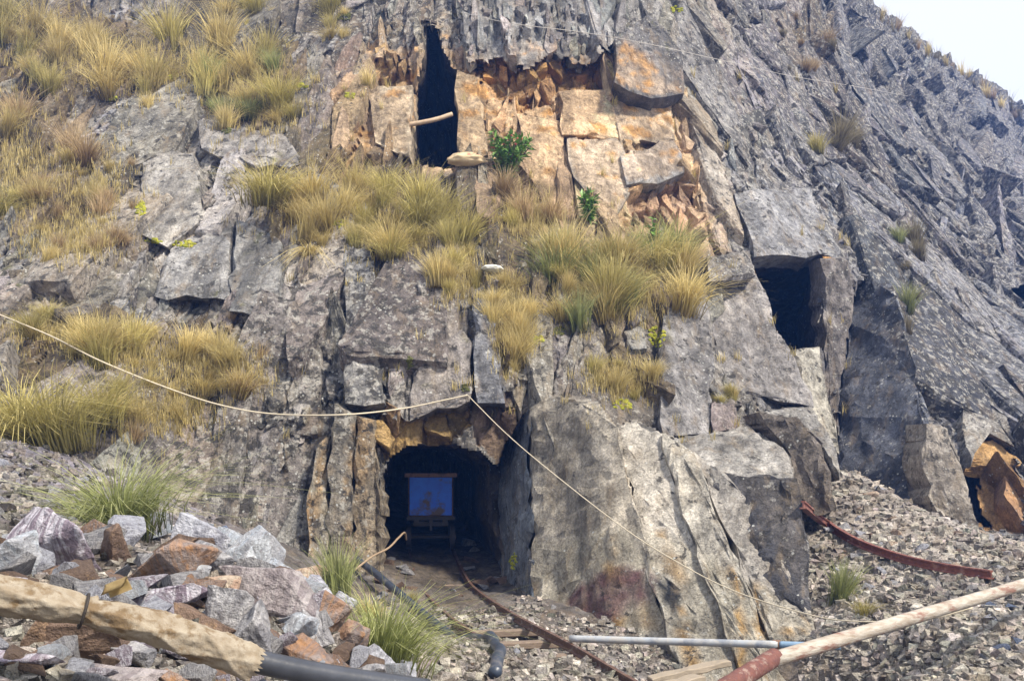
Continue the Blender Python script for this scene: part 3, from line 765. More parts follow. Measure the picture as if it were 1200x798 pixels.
for k, (ar, Vv, T, C4) in enumerate(BLOCKS[:NB_BIG]):
    for _ in range(3): Vv, T, C4 = subdivide(Vv, T, C4)
    BLOCKS[k] = (ar, roughen(Vv, 1.0), T, C4)
    link(bpy.data.objects.new("joint_block", block_mesh("joint_block", *BLOCKS[k][1:])), cliff)
def joined(bl, lev):
    offs = np.cumsum([0] + [len(b[1]) for b in bl])
    Vv = np.concatenate([b[1] for b in bl]); T = np.concatenate([b[2] + o_ for b, o_ in zip(bl, offs)]); C4 = np.concatenate([b[3] for b in bl])
    for _ in range(lev): Vv, T, C4 = subdivide(Vv, T, C4)
    return roughen(Vv, .8), T, C4
MID = NB_BIG + 900
JV = [joined(BLOCKS[NB_BIG:MID], 2), joined(BLOCKS[MID:], 1)]
n0 = len(JV[0][0])
ro = link(bpy.data.objects.new("small_joint_blocks", block_mesh("small_joint_blocks", np.concatenate([JV[0][0], JV[1][0]]), np.concatenate([JV[0][1], JV[1][1] + n0]), np.concatenate([JV[0][2], JV[1][2]]))), cliff)
tag(ro, kind="stuff")
print("BLOCKS", len(BLOCKS))

# ------------------------------------------------------------------ ground with the waste heap and the scree fan
GP = [(556,690,12.9),(697,770,8.0),(740,798,7.06),(600,720,10.5),(640,700,11.9),(720,724,11.2),(800,800,9.9),(870,850,9.3),(985,850,8.7),(930,860,9.0),
      (1000,740,9.6),(1100,798,6.8),(1200,798,6.3),(1000,700,10.4),(1100,720,8.7),(1200,700,9.0),(1200,640,12.2),(1100,604,13.2),(1000,548,15.2),(1040,580,14.2),(960,625,12.6),(980,670,11.2),(1080,660,11.0),
      (450,740,9.2),(400,700,11.2),(330,650,11.6),(50,522,11.0),(40,590,8.2),(100,604,7.6),(0,618,6.6),(200,612,9.6),(300,640,10.6),
      (60,655,4.7),(130,648,5.0),(220,640,5.3),(290,660,5.1),(330,685,5.0),(380,712,5.0),(420,760,5.0),(480,800,5.2),(540,830,5.4),
      (100,750,3.5),(0,712,3.4),(0,805,2.7),(200,805,3.1),(330,800,3.7),(400,800,4.3),(-150,650,4.0),(-200,800,2.6),(-150,560,8),(1350,640,11),(1350,800,6.5)]
GW = [W(*g) for g in GP]
pts = [(p.x, p.y) for p in GW]; zs = [p.z for p in GW]
for x, y, z in ((-.48,13.2,0),(-.55,14,.1),(-.9,15.5,.34),(-1.2,15.5,.34),(-1.6,15.5,.36),(-1.4,18,.5),(-1.8,22,.55),(1.5,7.0,-.12),(1.6,8.0,-.5),(2.1,9.0,-.75),(2.4,7.5,-.3),(2.7,8.5,-.5),(.3,5,-.02),(1,5,-.02),(2,4.5,.02),(0,3,-.05),(2,2.5,-.05),(4,4,.1),(-1.5,1.5,.3),(-4,1.5,.9),(0,0,-.05),(4,0,-.05),(-4,0,.5),(6,20,1.2),(10,16,.2),(7.6,15.5,.3),(6.6,14.6,.5),(9,12,.3),(-8,14,2.4),(-5,20,2.5),(2,20,.5),(0,-3,-.1)):
    pts.append((x, y)); zs.append(z)
gx = np.concatenate([np.arange(-12, -4.2, .12), np.arange(-4.2, 6.2, .035), np.arange(6.2, 14, .1)])
gy = np.concatenate([np.arange(-3, 2.2, .15), np.arange(2.2, 12, .035), np.arange(12, 22, .09)])
GX, GY = np.meshgrid(gx, gy)
GZ = rbf(pts, zs, np.stack([GX.ravel(), GY.ravel()], 1), 'r').reshape(GX.shape)
rr = .04 * fbm(GX * 2, GY * 2, GX * 0, 3, 201) + .022 * fbm(GX * 9, GY * 9, GX * 0, 3, 205)
GZ = GZ + rr - .03
gc = np.zeros(GX.shape + (3,), np.float32); gc[:] = (.20, .18, .165)
g1 = fbm(GX * 1.3, GY * 1.3, GX * 0, 4, 211)
gc = mixa(gc, (.30, .28, .28), smooth01(g1, -.1, .5))
gc = mixa(gc, (.20, .155, .12), smooth01(-g1, .1, .5) * .7)
scree_m = smooth01(GX, 2.2, 3.6) * smooth01(GY, 7, 9)
gc = mixa(gc, (.52, .46, .40), scree_m * .85)
heap_m = smooth01(-GX, .6, 1.4) * smooth01(-GY, -6.5, -5.2)
gc = mixa(gc, (.12, .10, .085), heap_m * .8)
gc = mixa(gc, (.30, .28, .33), smooth01(-GX, 2.8, 4) * smooth01(GY, 6, 8) * .8)
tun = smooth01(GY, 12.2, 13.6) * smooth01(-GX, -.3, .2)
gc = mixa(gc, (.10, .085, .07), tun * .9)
trk = np.exp(-((GX - np.interp(GY, [4.4, 8.5, 12.6, 18], [1.1, .15, -.75, -1.5])) / .75) ** 2)
gc = mixa(gc, (.15, .125, .10), trk * .75)
gi = np.arange(GX.size).reshape(GX.shape)
gq = np.stack([gi[:-1, :-1], gi[:-1, 1:], gi[1:, 1:], gi[1:, :-1]], -1).reshape(-1, 4)
GV = np.stack([GX, GY, GZ], -1).reshape(-1, 3)
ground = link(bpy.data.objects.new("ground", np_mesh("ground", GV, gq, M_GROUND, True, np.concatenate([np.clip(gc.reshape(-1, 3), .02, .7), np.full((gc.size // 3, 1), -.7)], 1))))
tag(ground, "dusty grey-brown rubble ground running into the adit", "ground", kind="structure")
# the valley floor in front, out of frame
bm = bmesh.new()
for x, y in ((-300, -300), (300, -300), (300, -2.5), (-300, -2.5)): bm.verts.new((x, y, -.6))
bm.faces.new(bm.verts)
vf = bm_obj("valley_ground", bm, plain_material("valley_soil", (.30, .25, .18), (.22, .18, .13), .95, .3))
tag(vf, "pale dusty valley floor", "ground", kind="structure")

# looking things up on the built surfaces
st = 1
sub = P[::st, ::st]; hs = hole[::st, ::st]
ii = np.arange(sub.shape[0] * sub.shape[1]).reshape(sub.shape[:2])
sq = np.stack([ii[1:, :-1], ii[1:, 1:], ii[:-1, 1:], ii[:-1, :-1]], -1)
okm = ~(hs[1:, :-1] | hs[1:, 1:] | hs[:-1, 1:] | hs[:-1, :-1])
_V = [sub.reshape(-1, 3)]; _T = [t for x in sq[okm].tolist() for t in ((x[0], x[1], x[2]), (x[0], x[2], x[3]))]; _o = len(_V[0])
for Vv, T in [(b[1], b[2]) for b in BLOCKS]:
    _V.append(Vv); _T += (T + _o).tolist(); _o += len(Vv)
for me in SLAB_ME:
    co_ = np.empty(len(me.vertices) * 3, np.float32); me.vertices.foreach_get("co", co_); co_ = co_.reshape(-1, 3)
    ti_ = np.empty(len(me.loops), np.int32); me.loops.foreach_get("vertex_index", ti_)
    _V.append(co_); _T += (ti_.reshape(-1, 3) + _o).tolist(); _o += len(co_)
bv_cliff = BVHTree.FromPolygons(np.concatenate(_V).tolist(), _T)
bv_ground = BVHTree.FromPolygons(GV.tolist(), gq.tolist())
EYE = Vector((0, 0, CH))
def hit(u, v, which="both"):
    d = Vector(((u - CX) / F, 1, (CY - v) / F)).normalized()
    best = None
    for nm, b in (("cliff", bv_cliff), ("ground", bv_ground)):
        if which in (nm, "both"):
            r = b.ray_cast(EYE, d, 300)
            if r[0] is not None and (best is None or r[3] < best[3]): best = r
    if best is None: return None, None
    n = best[1]
    if n.dot(d) > 0: n = -n
    return best[0], n
def ground_z(x, y):
    r = bv_ground.ray_cast(Vector((x, y, 30)), Vector((0, 0, -1)), 60)
    return r[0].z if r[0] is not None else 0.0

# ------------------------------------------------------------------ tunnels behind the mouths
def tunnel(outline, drift, depth, name, label, bend=0):
    pts_ = []
    n = len(outline)
    for i in range(n):
        a, b = outline[i], outline[(i + 1) % n]
        L = math.hypot(b[0] - a[0], b[1] - a[1]); k = max(1, int(L / 7))
        for j in range(k): pts_.append((a[0] + (b[0] - a[0]) * j / k, a[1] + (b[1] - a[1]) * j / k))
    cu_ = sum(p[0] for p in pts_) / len(pts_); cv_ = sum(p[1] for p in pts_) / len(pts_)
    ring0 = []
    for (a, b) in pts_:
        L = math.hypot(a - cu_, b - cv_); a2, b2 = a + (a - cu_) / L * 7, b + (b - cv_) / L * 7
        ys = []
        for da, db in ((0, 0), (6, 0), (-6, 0), (0, 6), (0, -6)):
            i_ = int(np.clip(np.searchsorted(US, a2 + da), 0, W_ - 1)); j_ = int(np.clip(np.searchsorted(VS, b2 + db), 0, H_ - 1))
            ys.append(Y[j_, i_])
        ring0.append((a2, b2, max(ys) + .04))
    m = len(ring0)
    y0 = sum(r[2] for r in ring0) / m
    zc = CH + (CY - cv_) / F * y0; xc = (cu_ - CX) / F * y0
    R = [np.array([W(*r) for r in ring0])]
    steps_ = 26
    for s in range(1, steps_ + 1):
        t = s / steps_; dd = depth * t ** 1.25
        ring = []
        for p in R[0]:
            sh = 1 - .10 * min(1, dd / 2.0)
            y = p[1] + (y0 - p[1]) * min(1, dd / 1.0) * .9 + dd
            ring.append((xc + (p[0] - xc) * sh + drift[0] * dd, y, zc + (p[2] - zc) * sh + drift[1] * dd))
            if bend: ring[-1] = (ring[-1][0] + bend * max(0, dd - 1.2) ** 2, ring[-1][1], ring[-1][2])
        R.append(np.array(ring))
    A = np.array(R)
    k1 = perlin(A[..., 0] * 2.3, A[..., 1] * 2.3, A[..., 2] * 2.3, 301) * .22 + perlin(A[..., 0] * 7, A[..., 1] * 7, A[..., 2] * 7, 302) * .07
    cxs = A[..., 0].mean(1, keepdims=True); czs = A[..., 2].mean(1, keepdims=True)
    fade = np.linspace(0, 1, steps_ + 1)[:, None] ** .4
    A[..., 0] += (A[..., 0] - cxs) * k1 * fade; A[..., 2] += (A[..., 2] - czs) * k1 * fade
    Vv = A.reshape(-1, 3).tolist()
    fs = [(s * m + i, s * m + (i + 1) % m, (s + 1) * m + (i + 1) % m, (s + 1) * m + i) for s in range(steps_) for i in range(m)]
    me = bpy.data.meshes.new(name)
    me.from_pydata(Vv + [A[-1].mean(0).tolist()], [], fs + [(steps_ * m + i, steps_ * m + (i + 1) % m, (steps_ + 1) * m) for i in range(m)])
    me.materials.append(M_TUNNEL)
    o = link(bpy.data.objects.new(name, me))
    tag(o, label, "tunnel", kind="structure")
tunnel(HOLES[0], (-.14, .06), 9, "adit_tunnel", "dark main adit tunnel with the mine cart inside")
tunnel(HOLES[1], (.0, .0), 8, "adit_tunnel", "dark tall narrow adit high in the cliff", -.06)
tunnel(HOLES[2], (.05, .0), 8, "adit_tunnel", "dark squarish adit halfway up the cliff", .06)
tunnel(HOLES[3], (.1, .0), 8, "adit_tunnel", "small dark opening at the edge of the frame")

# ------------------------------------------------------------------ generic builders
def sweep(name, path, radius, mat, parent=None, sides=12, closed_ends=True, smooth=True, jitter=0.0, rfun=None):
    """a tube along a smoothed path"""
    P_ = [Vector(p) for p in path]
    pts_ = []
    if len(P_) == 2:
        pts_ = [P_[0].lerp(P_[1], t / 24) for t in range(25)]
    else:
        ex = [P_[0] * 2 - P_[1]] + P_ + [P_[-1] * 2 - P_[-2]]
        for i in range(1, len(ex) - 2):
            for s in range(10):
                t = s / 10; a, b, c, d = ex[i - 1], ex[i], ex[i + 1], ex[i + 2]
                pts_.append(.5 * ((2 * b) + (c - a) * t + (2 * a - 5 * b + 4 * c - d) * t * t + (3 * b - a - 3 * c + d) * t ** 3))
        pts_.append(P_[-1])
    bm = bmesh.new(); rings = []
    up = Vector((0, 0, 1))
    for i, p in enumerate(pts_):
        t = (pts_[min(i + 1, len(pts_) - 1)] - pts_[max(i - 1, 0)]).normalized()
        s = t.cross(up)
        s = s.normalized() if s.length > 1e-4 else Vector((1, 0, 0))
        w = s.cross(t)
        r = radius * (rfun(i / (len(pts_) - 1)) if rfun else 1)
        ring = []
        for k in range(sides):
            a = 2 * math.pi * k / sides
            rk = r * (1 + jitter * (random.random() - .5))
            ring.append(bm.verts.new(p + (s * math.cos(a) + w * math.sin(a)) * rk))
        rings.append(ring)
    for a, b in zip(rings, rings[1:]):
        for k in range(sides): bm.faces.new((a[k], a[(k + 1) % sides], b[(k + 1) % sides], b[k]))
    if closed_ends:
        bm.faces.new(rings[0][::-1]); bm.faces.new(rings[-1])
    bm.normal_update()
    return bm_obj(name, bm, mat, parent, smooth), pts_

def box(bm, c, s, rot=None):
    r = bmesh.ops.create_cube(bm, size=1)
    M = Matrix.Translation(c) @ (rot.to_4x4() if rot else Matrix()) @ Matrix.Diagonal((*s, 1))
    bmesh.ops.transform(bm, matrix=M, verts=r['verts'])
    return r['verts']

def bevel_all(bm, w, seg=1):
    bmesh.ops.bevel(bm, geom=bm.edges[:], offset=w, segments=seg, affect='EDGES', clamp_overlap=True)

ORD = "first second third fourth fifth sixth seventh eighth ninth tenth eleventh twelfth thirteenth fourteenth fifteenth sixteenth seventeenth eighteenth nineteenth twentieth twenty-first twenty-second twenty-third twenty-fourth twenty-fifth twenty-sixth twenty-seventh".split()

# ------------------------------------------------------------------ mine track
M_RAIL = plain_material("rusty_rail", (.16, .085, .06), (.09, .055, .045), .6, 25, (.24, .2, .18), .3)
M_RUSTRED = plain_material("red_rust", (.22, .075, .055), (.13, .05, .04), .7, 18, (.30, .16, .12), .1)
M_SLEEPER = plain_material("old_timber", (.14, .10, .075), (.22, .17, .13), .9, 14, stretch=(1, 8, 8))
def zr(y): return -.045 + (0 if y < 12.9 else .135 * (y - 12.9))
RP = [(1.45, 4.4), (1.13, 5.8), (.82, 7.06), (.5, 8.5), (0, 10.5), (-.42, 12.6), (-.62, 13.6), (-.9, 15.5), (-1.25, 18.5)]
def rail(name, path, mat, parent=None, h=.07, head=.032, foot=.055):
    prof = [(-foot / 2, 0), (foot / 2, 0), (foot / 2, .01), (.007, .018), (.007, h - .022), (head / 2, h - .016), (head / 2, h), (-head / 2, h), (-head / 2, h - .016), (-.007, h - .022), (-.007, .018), (-foot / 2, .01)]
    P_ = [Vector(p) for p in path]
    ex = [P_[0] * 2 - P_[1]] + P_ + [P_[-1] * 2 - P_[-2]]; pts_ = []
    for i in range(1, len(ex) - 2):
        for s in range(8):
            t = s / 8; a, b, c, d = ex[i - 1], ex[i], ex[i + 1], ex[i + 2]
            pts_.append(.5 * ((2 * b) + (c - a) * t + (2 * a - 5 * b + 4 * c - d) * t * t + (3 * b - a - 3 * c + d) * t ** 3))
    pts_.append(P_[-1])
    bm = bmesh.new(); rings = []
    for i, p in enumerate(pts_):
        t = (pts_[min(i + 1, len(pts_) - 1)] - pts_[max(i - 1, 0)]).normalized()
        s = t.cross(Vector((0, 0, 1))).normalized(); w = s.cross(t)
        rings.append([bm.verts.new(p + s * a + w * b) for a, b in prof])
    n = len(prof)
    for a, b in zip(rings, rings[1:]):
        for k in range(n): bm.faces.new((a[k], a[(k + 1) % n], b[(k + 1) % n], b[k]))
    bm.faces.new(rings[0]); bm.faces.new(rings[-1][::-1])
    bmesh.ops.recalc_face_normals(bm, faces=bm.faces[:])
    return bm_obj(name, bm, mat, parent)
track = empty("mine_track", (.5, 8.5, 0))
tag(track, "narrow rusty mine track curving out of the adit mouth", "track")
def tp(x, y, z): return (x - .5, y - 8.5, z)
RR, RL = [], []
for i, (x, y) in enumerate(RP):
    a = RP[max(i - 1, 0)]; b = RP[min(i + 1, len(RP) - 1)]
    t = Vector((b[0] - a[0], b[1] - a[1])).normalized()
    RR.append(tp(x, y, zr(y))); RL.append(tp(x - t.y * .66, y + t.x * .66, zr(y)))
rail("rail", RR, M_RAIL, track); rail("rail", RL, M_RAIL, track)
for k in range(16):
    s = .3 + k * .48
    y = 5.0 + k * .7
    x = float(np.interp(y, [p[1] for p in RP], [p[0] for p in RP])); x2 = float(np.interp(y + .1, [p[1] for p in RP], [p[0] for p in RP]))
    t = Vector((x2 - x, .1)).normalized()
    bm = bmesh.new(); box(bm, (0, 0, 0), (.95, .11, .07)); bevel_all(bm, .012)
    o = bm_obj("sleeper", bm, M_SLEEPER, track)
    o.location = tp(x - t.y * .33, y + t.x * .33, zr(y) - .045); o.rotation_euler = (0, 0, math.atan2(t.y, t.x) - math.pi / 2)

# ------------------------------------------------------------------ mine cart
M_BLUE = plain_material("blue_paint", (.004, .085, .58), (.007, .14, .72), .5, 6, (.06, .03, .022), 0, .55, .2)
M_CARTRUST = plain_material("cart_rust", (.14, .075, .05), (.22, .12, .08), .75, 22, (.08, .05, .04))
M_STEEL = plain_material("dark_steel", (.022, .018, .016), (.04, .032, .028), .7, 20, None, .2)
cart = empty("mine_cart", (-1.21, 15.1, .31))
cart.rotation_euler = (0, 0, .10)
tag(cart, "battered blue steel mine cart standing inside the adit", "mine cart")
bm = bmesh.new()                                       # tapered open tub
hw, hl, z0, z1 = .32, .55, .53, 1.13
vb = [bm.verts.new(p) for p in ((-hw, -hl, z0), (hw, -hl, z0), (hw, hl, z0), (-hw, hl, z0), (-hw, -hl, z1), (hw, -hl, z1), (hw, hl, z1), (-hw, hl, z1))]
for f in ((0, 3, 2, 1), (0, 1, 5, 4), (1, 2, 6, 5), (2, 3, 7, 6), (3, 0, 4, 7)): bm.faces.new([vb[i] for i in f])
bmesh.ops.solidify(bm, geom=bm.faces[:], thickness=.02)
tub = bm_obj("tub", bm, M_CARTRUST, cart)
bm = bmesh.new(); box(bm, (0, -hl - .012, (z0 + z1) / 2), (.60, .016, .54)); bevel_all(bm, .004)
bm_obj("front_panel", bm, M_BLUE, cart)["label"] = "blue painted front panel with worn rusty patches"
bm = bmesh.new(); box(bm, (0, -hl - .02, z1), (.74, .05, .055)); box(bm, (0, hl + .02, z1), (.74, .05, .055)); box(bm, (-hw - .02, 0, z1), (.05, 1.05, .05)); box(bm, (hw + .02, 0, z1), (.05, 1.05, .05))
bm_obj("rim", bm, M_CARTRUST, cart)
bm = bmesh.new(); box(bm, (0, -hl - .02, z0 - .01), (.68, .05, .05)); box(bm, (-.2, 0, z0 - .07), (.07, 1.2, .09)); box(bm, (.2, 0, z0 - .07), (.07, 1.2, .09)); box(bm, (0, -.5, z0 - .09), (.5, .05, .07))
bm_obj("chassis", bm, M_STEEL, cart)
bm = bmesh.new(); box(bm, (0, -hl - .07, z0 - .05), (.05, .10, .05)); box(bm, (0, -hl - .10, z0 - .11), (.035, .035, .14))
bm_obj("coupler", bm, M_STEEL, cart)
for sx in (-1, 1):
    for sy in (-1, 1):
        bm = bmesh.new()
        bmesh.ops.create_cone(bm, cap_ends=True, segments=24, radius1=.17, radius2=.17, depth=.06)
        r2 = bmesh.ops.create_cone(bm, cap_ends=True, segments=24, radius1=.20, radius2=.20, depth=.015)
        bmesh.ops.translate(bm, verts=r2['verts'], vec=(0, 0, -.035))
        bmesh.ops.rotate(bm, verts=bm.verts, matrix=Matrix.Rotation(math.pi / 2 * sx, 3, 'Y'))
        o = bm_obj("wheel", bm, M_STEEL, cart); o.location = (sx * .32, sy * .33, .17 + .07)
        bm = bmesh.new(); bmesh.ops.create_cone(bm, cap_ends=True, segments=12, radius1=.05, radius2=.04, depth=.09)
        bmesh.ops.rotate(bm, verts=bm.verts, matrix=Matrix.Rotation(math.pi / 2, 3, 'Y'))
        bm_obj("hub", bm, M_CARTRUST, o)
for sy in (-1, 1):
    bm = bmesh.new(); bmesh.ops.create_cone(bm, cap_ends=True, segments=10, radius1=.025, radius2=.025, depth=.64)
    bmesh.ops.rotate(bm, verts=bm.verts, matrix=Matrix.Rotation(math.pi / 2, 3, 'Y')); bmesh.ops.translate(bm, verts=bm.verts, vec=(0, sy * .33, .24))
    bm_obj("axle", bm, M_STEEL, cart)

# ------------------------------------------------------------------ broken rocks
STONES = {
    'purple': stone_material("purple_banded_rock", (.20, .16, .20), (.30, .25, .30), (.62, .60, .66), .8, .5),
    'white': stone_material("white_quartz", (.56, .59, .63), (.38, .42, .48), (.30, .28, .29), .5, .5),
    'pale': stone_material("pale_lilac_rock", (.42, .43, .49), (.28, .28, .33), (.60, .61, .66), .6, .6),
    'grey': stone_material("grey_striped_rock", (.20, .20, .22), (.29, .28, .29), (.52, .51, .52), .65, .5),
    'brown': stone_material("brown_rock", (.15, .10, .075), (.22, .15, .11), (.34, .22, .13), 0.0, .6),
    'rust': stone_material("rust_stained_rock", (.34, .29, .27), (.22, .16, .14), (.42, .21, .08), .45, .6),
    'pink': stone_material("pinkish_rock", (.31, .27, .275), (.21, .18, .19), (.46, .42, .42), .6, .6),
    'cream': stone_material("cream_rock", (.58, .50, .40), (.46, .36, .27), (.33, .18, .12), .5, .4),
    'bluedark': stone_material("dark_blue_rock", (.07, .09, .15), (.12, .15, .24), (.25, .32, .45), .3, .3),
    'scree': stone_material("scree_stone", (.30, .28, .27), (.22, .21, .22), (.42, .40, .39), .3, .4),
}
def rock_mesh(seed, dims, sub_=2, ncut=9, rough=.05, name="rock"):
    """angular broken rock: hull of scattered points, chipped edges, rough faces"""
    r = random.Random(seed)
    bm = bmesh.new()
    for i in range(ncut + 6):
        v = Vector((r.uniform(-1, 1), r.uniform(-1, 1), r.uniform(-1, 1)))
        m = max(abs(v.x), abs(v.y), abs(v.z)); v = v / m
        v = v * (.62 + .38 * r.random()) if r.random() < .5 else v.lerp(v.normalized(), .5)
        bm.verts.new((v.x * dims[0] / 2, v.y * dims[1] / 2, v.z * dims[2] / 2))
    h = bmesh.ops.convex_hull(bm, input=bm.verts[:])
    bmesh.ops.delete(bm, geom=[v for v in bm.verts if not v.link_faces], context='VERTS')
    bmesh.ops.dissolve_limit(bm, angle_limit=math.radians(14), verts=bm.verts[:], edges=bm.edges[:])
    mn = min(dims)
    if sub_ > 0:
        bmesh.ops.bevel(bm, geom=bm.edges[:], offset=mn * .022, segments=1, affect='EDGES', clamp_overlap=True)
        bmesh.ops.triangulate(bm, faces=bm.faces[:])
        for _ in range(sub_):
            L = max(dims) / (4 * (_ + 1.5))
            es = [e for e in bm.edges if e.calc_length() > L]
            if es: bmesh.ops.subdivide_edges(bm, edges=es, cuts=1, use_grid_fill=False)
            bmesh.ops.triangulate(bm, faces=bm.faces[:])
        co = np.array([v.co for v in bm.verts])
        f = 5 / max(dims)
        n1 = perlin(co[:, 0] * f, co[:, 1] * f, co[:, 2] * f + seed, 401) * rough + perlin(co[:, 0] * f * 3, co[:, 1] * f * 3, co[:, 2] * f * 3 + seed, 402) * rough * .5
        bm.normal_update()
        for v, k in zip(bm.verts, n1): v.co += v.normal * float(k) * max(dims)
    else:
        bmesh.ops.triangulate(bm, faces=bm.faces[:])
    me = bpy.data.meshes.new(name); bm.to_mesh(me); bm.free()
    return me

# the waste heap: its larger pieces one by one (u, v, width, height in photo pixels, kind, tilt, label)
HEAP = [
 (57,637,98,62,'purple',-8,"large purple rock banded with white at the back of the heap"),
 (14,652,58,48,'white',10,"pale blue-white pointed rock at the edge of the heap"),
 (126,641,44,42,'brown',15,"dark brown rounded rock on top of the heap"),
 (146,624,36,22,'pink',20,"small pinkish rock on the crest beside the flat white one"),
 (168,618,58,24,'white',5,"flat bluish-white rock lying on the crest of the heap"),
 (222,628,68,40,'pale',-4,"blocky pale lilac rock standing on the crest of the heap"),
 (264,634,24,26,'bluedark',20,"small dark blue rock wedged between two pale blocks"),
 (292,643,60,44,'white',-12,"lumpy white quartz block at the crest's end"),
 (324,668,76,28,'white',-24,"long white slab sliding down the heap's shoulder"),
 (176,662,124,42,'rust',10,"large wedge rock with teal streaks and an orange end"),
 (250,661,50,34,'grey',-18,"grey-brown rock behind the large pink slab"),
 (220,677,50,30,'white',6,"white triangular chip in the middle of the heap"),
 (250,690,50,26,'cream',12,"white chip with a bright orange lower edge"),
 (184,700,98,30,'purple',-3,"long purple slab behind the canvas sleeve"),
 (313,690,100,48,'pink',-14,"large pinkish-grey slab leaning on the heap's flank"),
 (240,726,62,30,'brown',-6,"maroon-brown rock just behind the canvas sleeve's end"),
 (270,722,44,62,'grey',-12,"upright striped grey rock beside the canvas sleeve's end"),
 (300,738,34,72,'grey',-8,"tall thin dark striped rock above the black pipe"),
 (340,736,56,28,'white',-2,"bright white rock above the black pipe"),
 (367,674,34,20,'cream',4,"small white block with red specks on the heap's flank"),
 (381,694,46,28,'pale',-14,"pale grey block near the green grass tuft"),
 (384,722,40,40,'rust',-30,"orange and purple rock on the heap's flank"),
 (366,732,22,44,'grey',30,"narrow grey splinter leaning on the heap's flank"),
 (327,722,26,18,'cream',0,"small yellow-orange stone under the pinkish slab"),
 (350,766,64,30,'rust',-4,"rust-orange rock beside the black pipe"),
 (385,776,40,28,'purple',8,"small purple rock near the foot of the heap"),
 (415,750,38,50,'rust',-35,"orange striped rock at the foot of the heap"),
 (447,776,40,30,'pale',-20,"pale bluish rock at the heap's foot beside the track"),
 (474,790,30,24,'pale',-10,"last pale stone at the toe of the heap"),
 (92,752,84,46,'brown',-6,"brown rock with red specks under the canvas sleeve"),
 (155,768,52,34,'grey',8,"grey rock in the gap below the canvas sleeve"),
 (32,786,96,34,'purple',-12,"blue-purple striped slab in the near corner"),
 (128,794,92,28,'pink',-4,"pink striped slab along the bottom edge"),
 (208,795,44,24,'rust',-6,"rusty pale rock along the bottom edge"),
 (40,746,60,40,'brown',10,"dark brown rock under the sleeve's near end"),
 (62,672,52,22,'brown',12,"flat orange-brown rock under the large purple one"),
 (108,690,50,22,'grey',-10,"flat grey stone touching the top of the canvas sleeve"),
 (10,690,40,26,'purple',0,"purple stone at the frame's edge above the sleeve"),
 (405,712,30,22,'pale',-30,"small pale stone under the drooping grass"),
 (430,790,44,22,'grey',0,"grey stone at the end of the black pipe"),
 (395,795,34,20,'brown',0,"brown stone under the black pipe"),
]
for i, (u, v, w, h, kind, tilt, lab) in enumerate(HEAP):
    p, n = hit(u, v + h * .45, "ground")
    if p is None: continue
    m = p.y / F
    dims = (w * m * 1.42, (w * .6 + h * .5) * m, h * m * 1.45)
    me = rock_mesh(1000 + i, dims, 3, 5, .026)
    me.materials.append(STONES[kind])
    o = link(bpy.data.objects.new("rock", me))
    o.location = W(u, v, p.y + .05)
    o.rotation_euler = (random.uniform(-.15, .15), math.radians(-tilt), random.uniform(-.5, .5))
    tag(o, lab, "rock", "rocks of the waste heap")

# smaller filling stones of the heap, shared shapes
KINDWORD = {'grey': "grey striped", 'brown': "dark brown", 'pink': "pinkish", 'pale': "pale lilac", 'rust': "rusty orange", 'purple': "purple", 'scree': "plain grey", 'cream': "cream", 'bluedark': "dark blue", 'white': "white"}
SM = {}
def small_stone(kind, var, sub_=1):
    k = (kind, var)
    if k not in SM:
        me = rock_mesh(3000 + var * 13 + len(kind), (1, .6 + .15 * (var % 3), .36 + .1 * (var % 4)), sub_, 6, .04, "stone")
        me.materials.append(STONES[kind]); SM[k] = me
    return SM[k]
def scatter_stones(n, region, kinds, size_px, label, group, which="ground", sink=.25, minpx=None, seed=0, name="stone"):
    r = random.Random(seed); made = []; tries = 0
    while len(made) < n and tries < n * 20:
        tries += 1
        u = r.uniform(region[0], region[2]); v = r.uniform(region[1], region[3])
        if len(region) > 4 and not region[4](u, v): continue
        p, nn = hit(u, v, "both")
        if p is None: continue
        pg, _ = hit(u, v, which)
        if pg is None or (pg - p).length > .05: continue
        s = r.uniform(*size_px) * p.y / F
        kd = r.choice(kinds)
        o = bpy.data.objects.new(name, small_stone(kd, r.randrange(8))); o["kd"] = kd
        o.scale = (s, s, s * r.uniform(.7, 1.1)); o.rotation_euler = (r.uniform(-.5, .5), r.uniform(-.5, .5), r.uniform(0, 6.28))
        o.location = p + Vector((0, 0, s * (.3 - sink)))
        made.append((u, o))
    made.sort(key=lambda t: t[0])
    seen = {}
    for _, o in made:
        kd = o["kd"]; del o["kd"]; seen[kd] = seen.get(kd, 0) + 1
        k = seen[kd] - 1
        link(o); tag(o, f"{KINDWORD[kd]} {label}, {ORD[min(k, len(ORD) - 1)]} such from the left", "stone", group)
    return made
def heap_zone(u, v):
    return v > 636 + max(0, u - 250) * .62 and v < 815
scatter_stones(110, (-8, 630, 470, 812, heap_zone), ['grey', 'brown', 'white', 'pale', 'rust', 'purple'], (34, 68), "filler stone between the big heap rocks", "small stones filling the heap", sink=.05, seed=1)
scatter_stones(60, (-5, 535, 118, 622, lambda u, v: v > 540 + u * .25), ['scree', 'pale', 'pink', 'grey'], (11, 26), "stone on the bank behind the heap", "stones on the bank behind the heap", seed=2)
scatter_stones(50, (960, 545, 1200, 700, lambda u, v: v > 545 + max(0, u - 1000) * .42 and v < 690), ['scree', 'pale', 'grey', 'cream', 'brown'], (9, 26), "stone on the scree fan around the bent rail", "stones on the scree fan", seed=3)
scatter_stones(30, (1130, 690, 1200, 798, lambda u, v: v > 690 - (u - 1130) * .2), ['scree', 'pale', 'bluedark', 'grey'], (12, 30), "stone on the ground under the white pole", "stones under the white pole", seed=4)
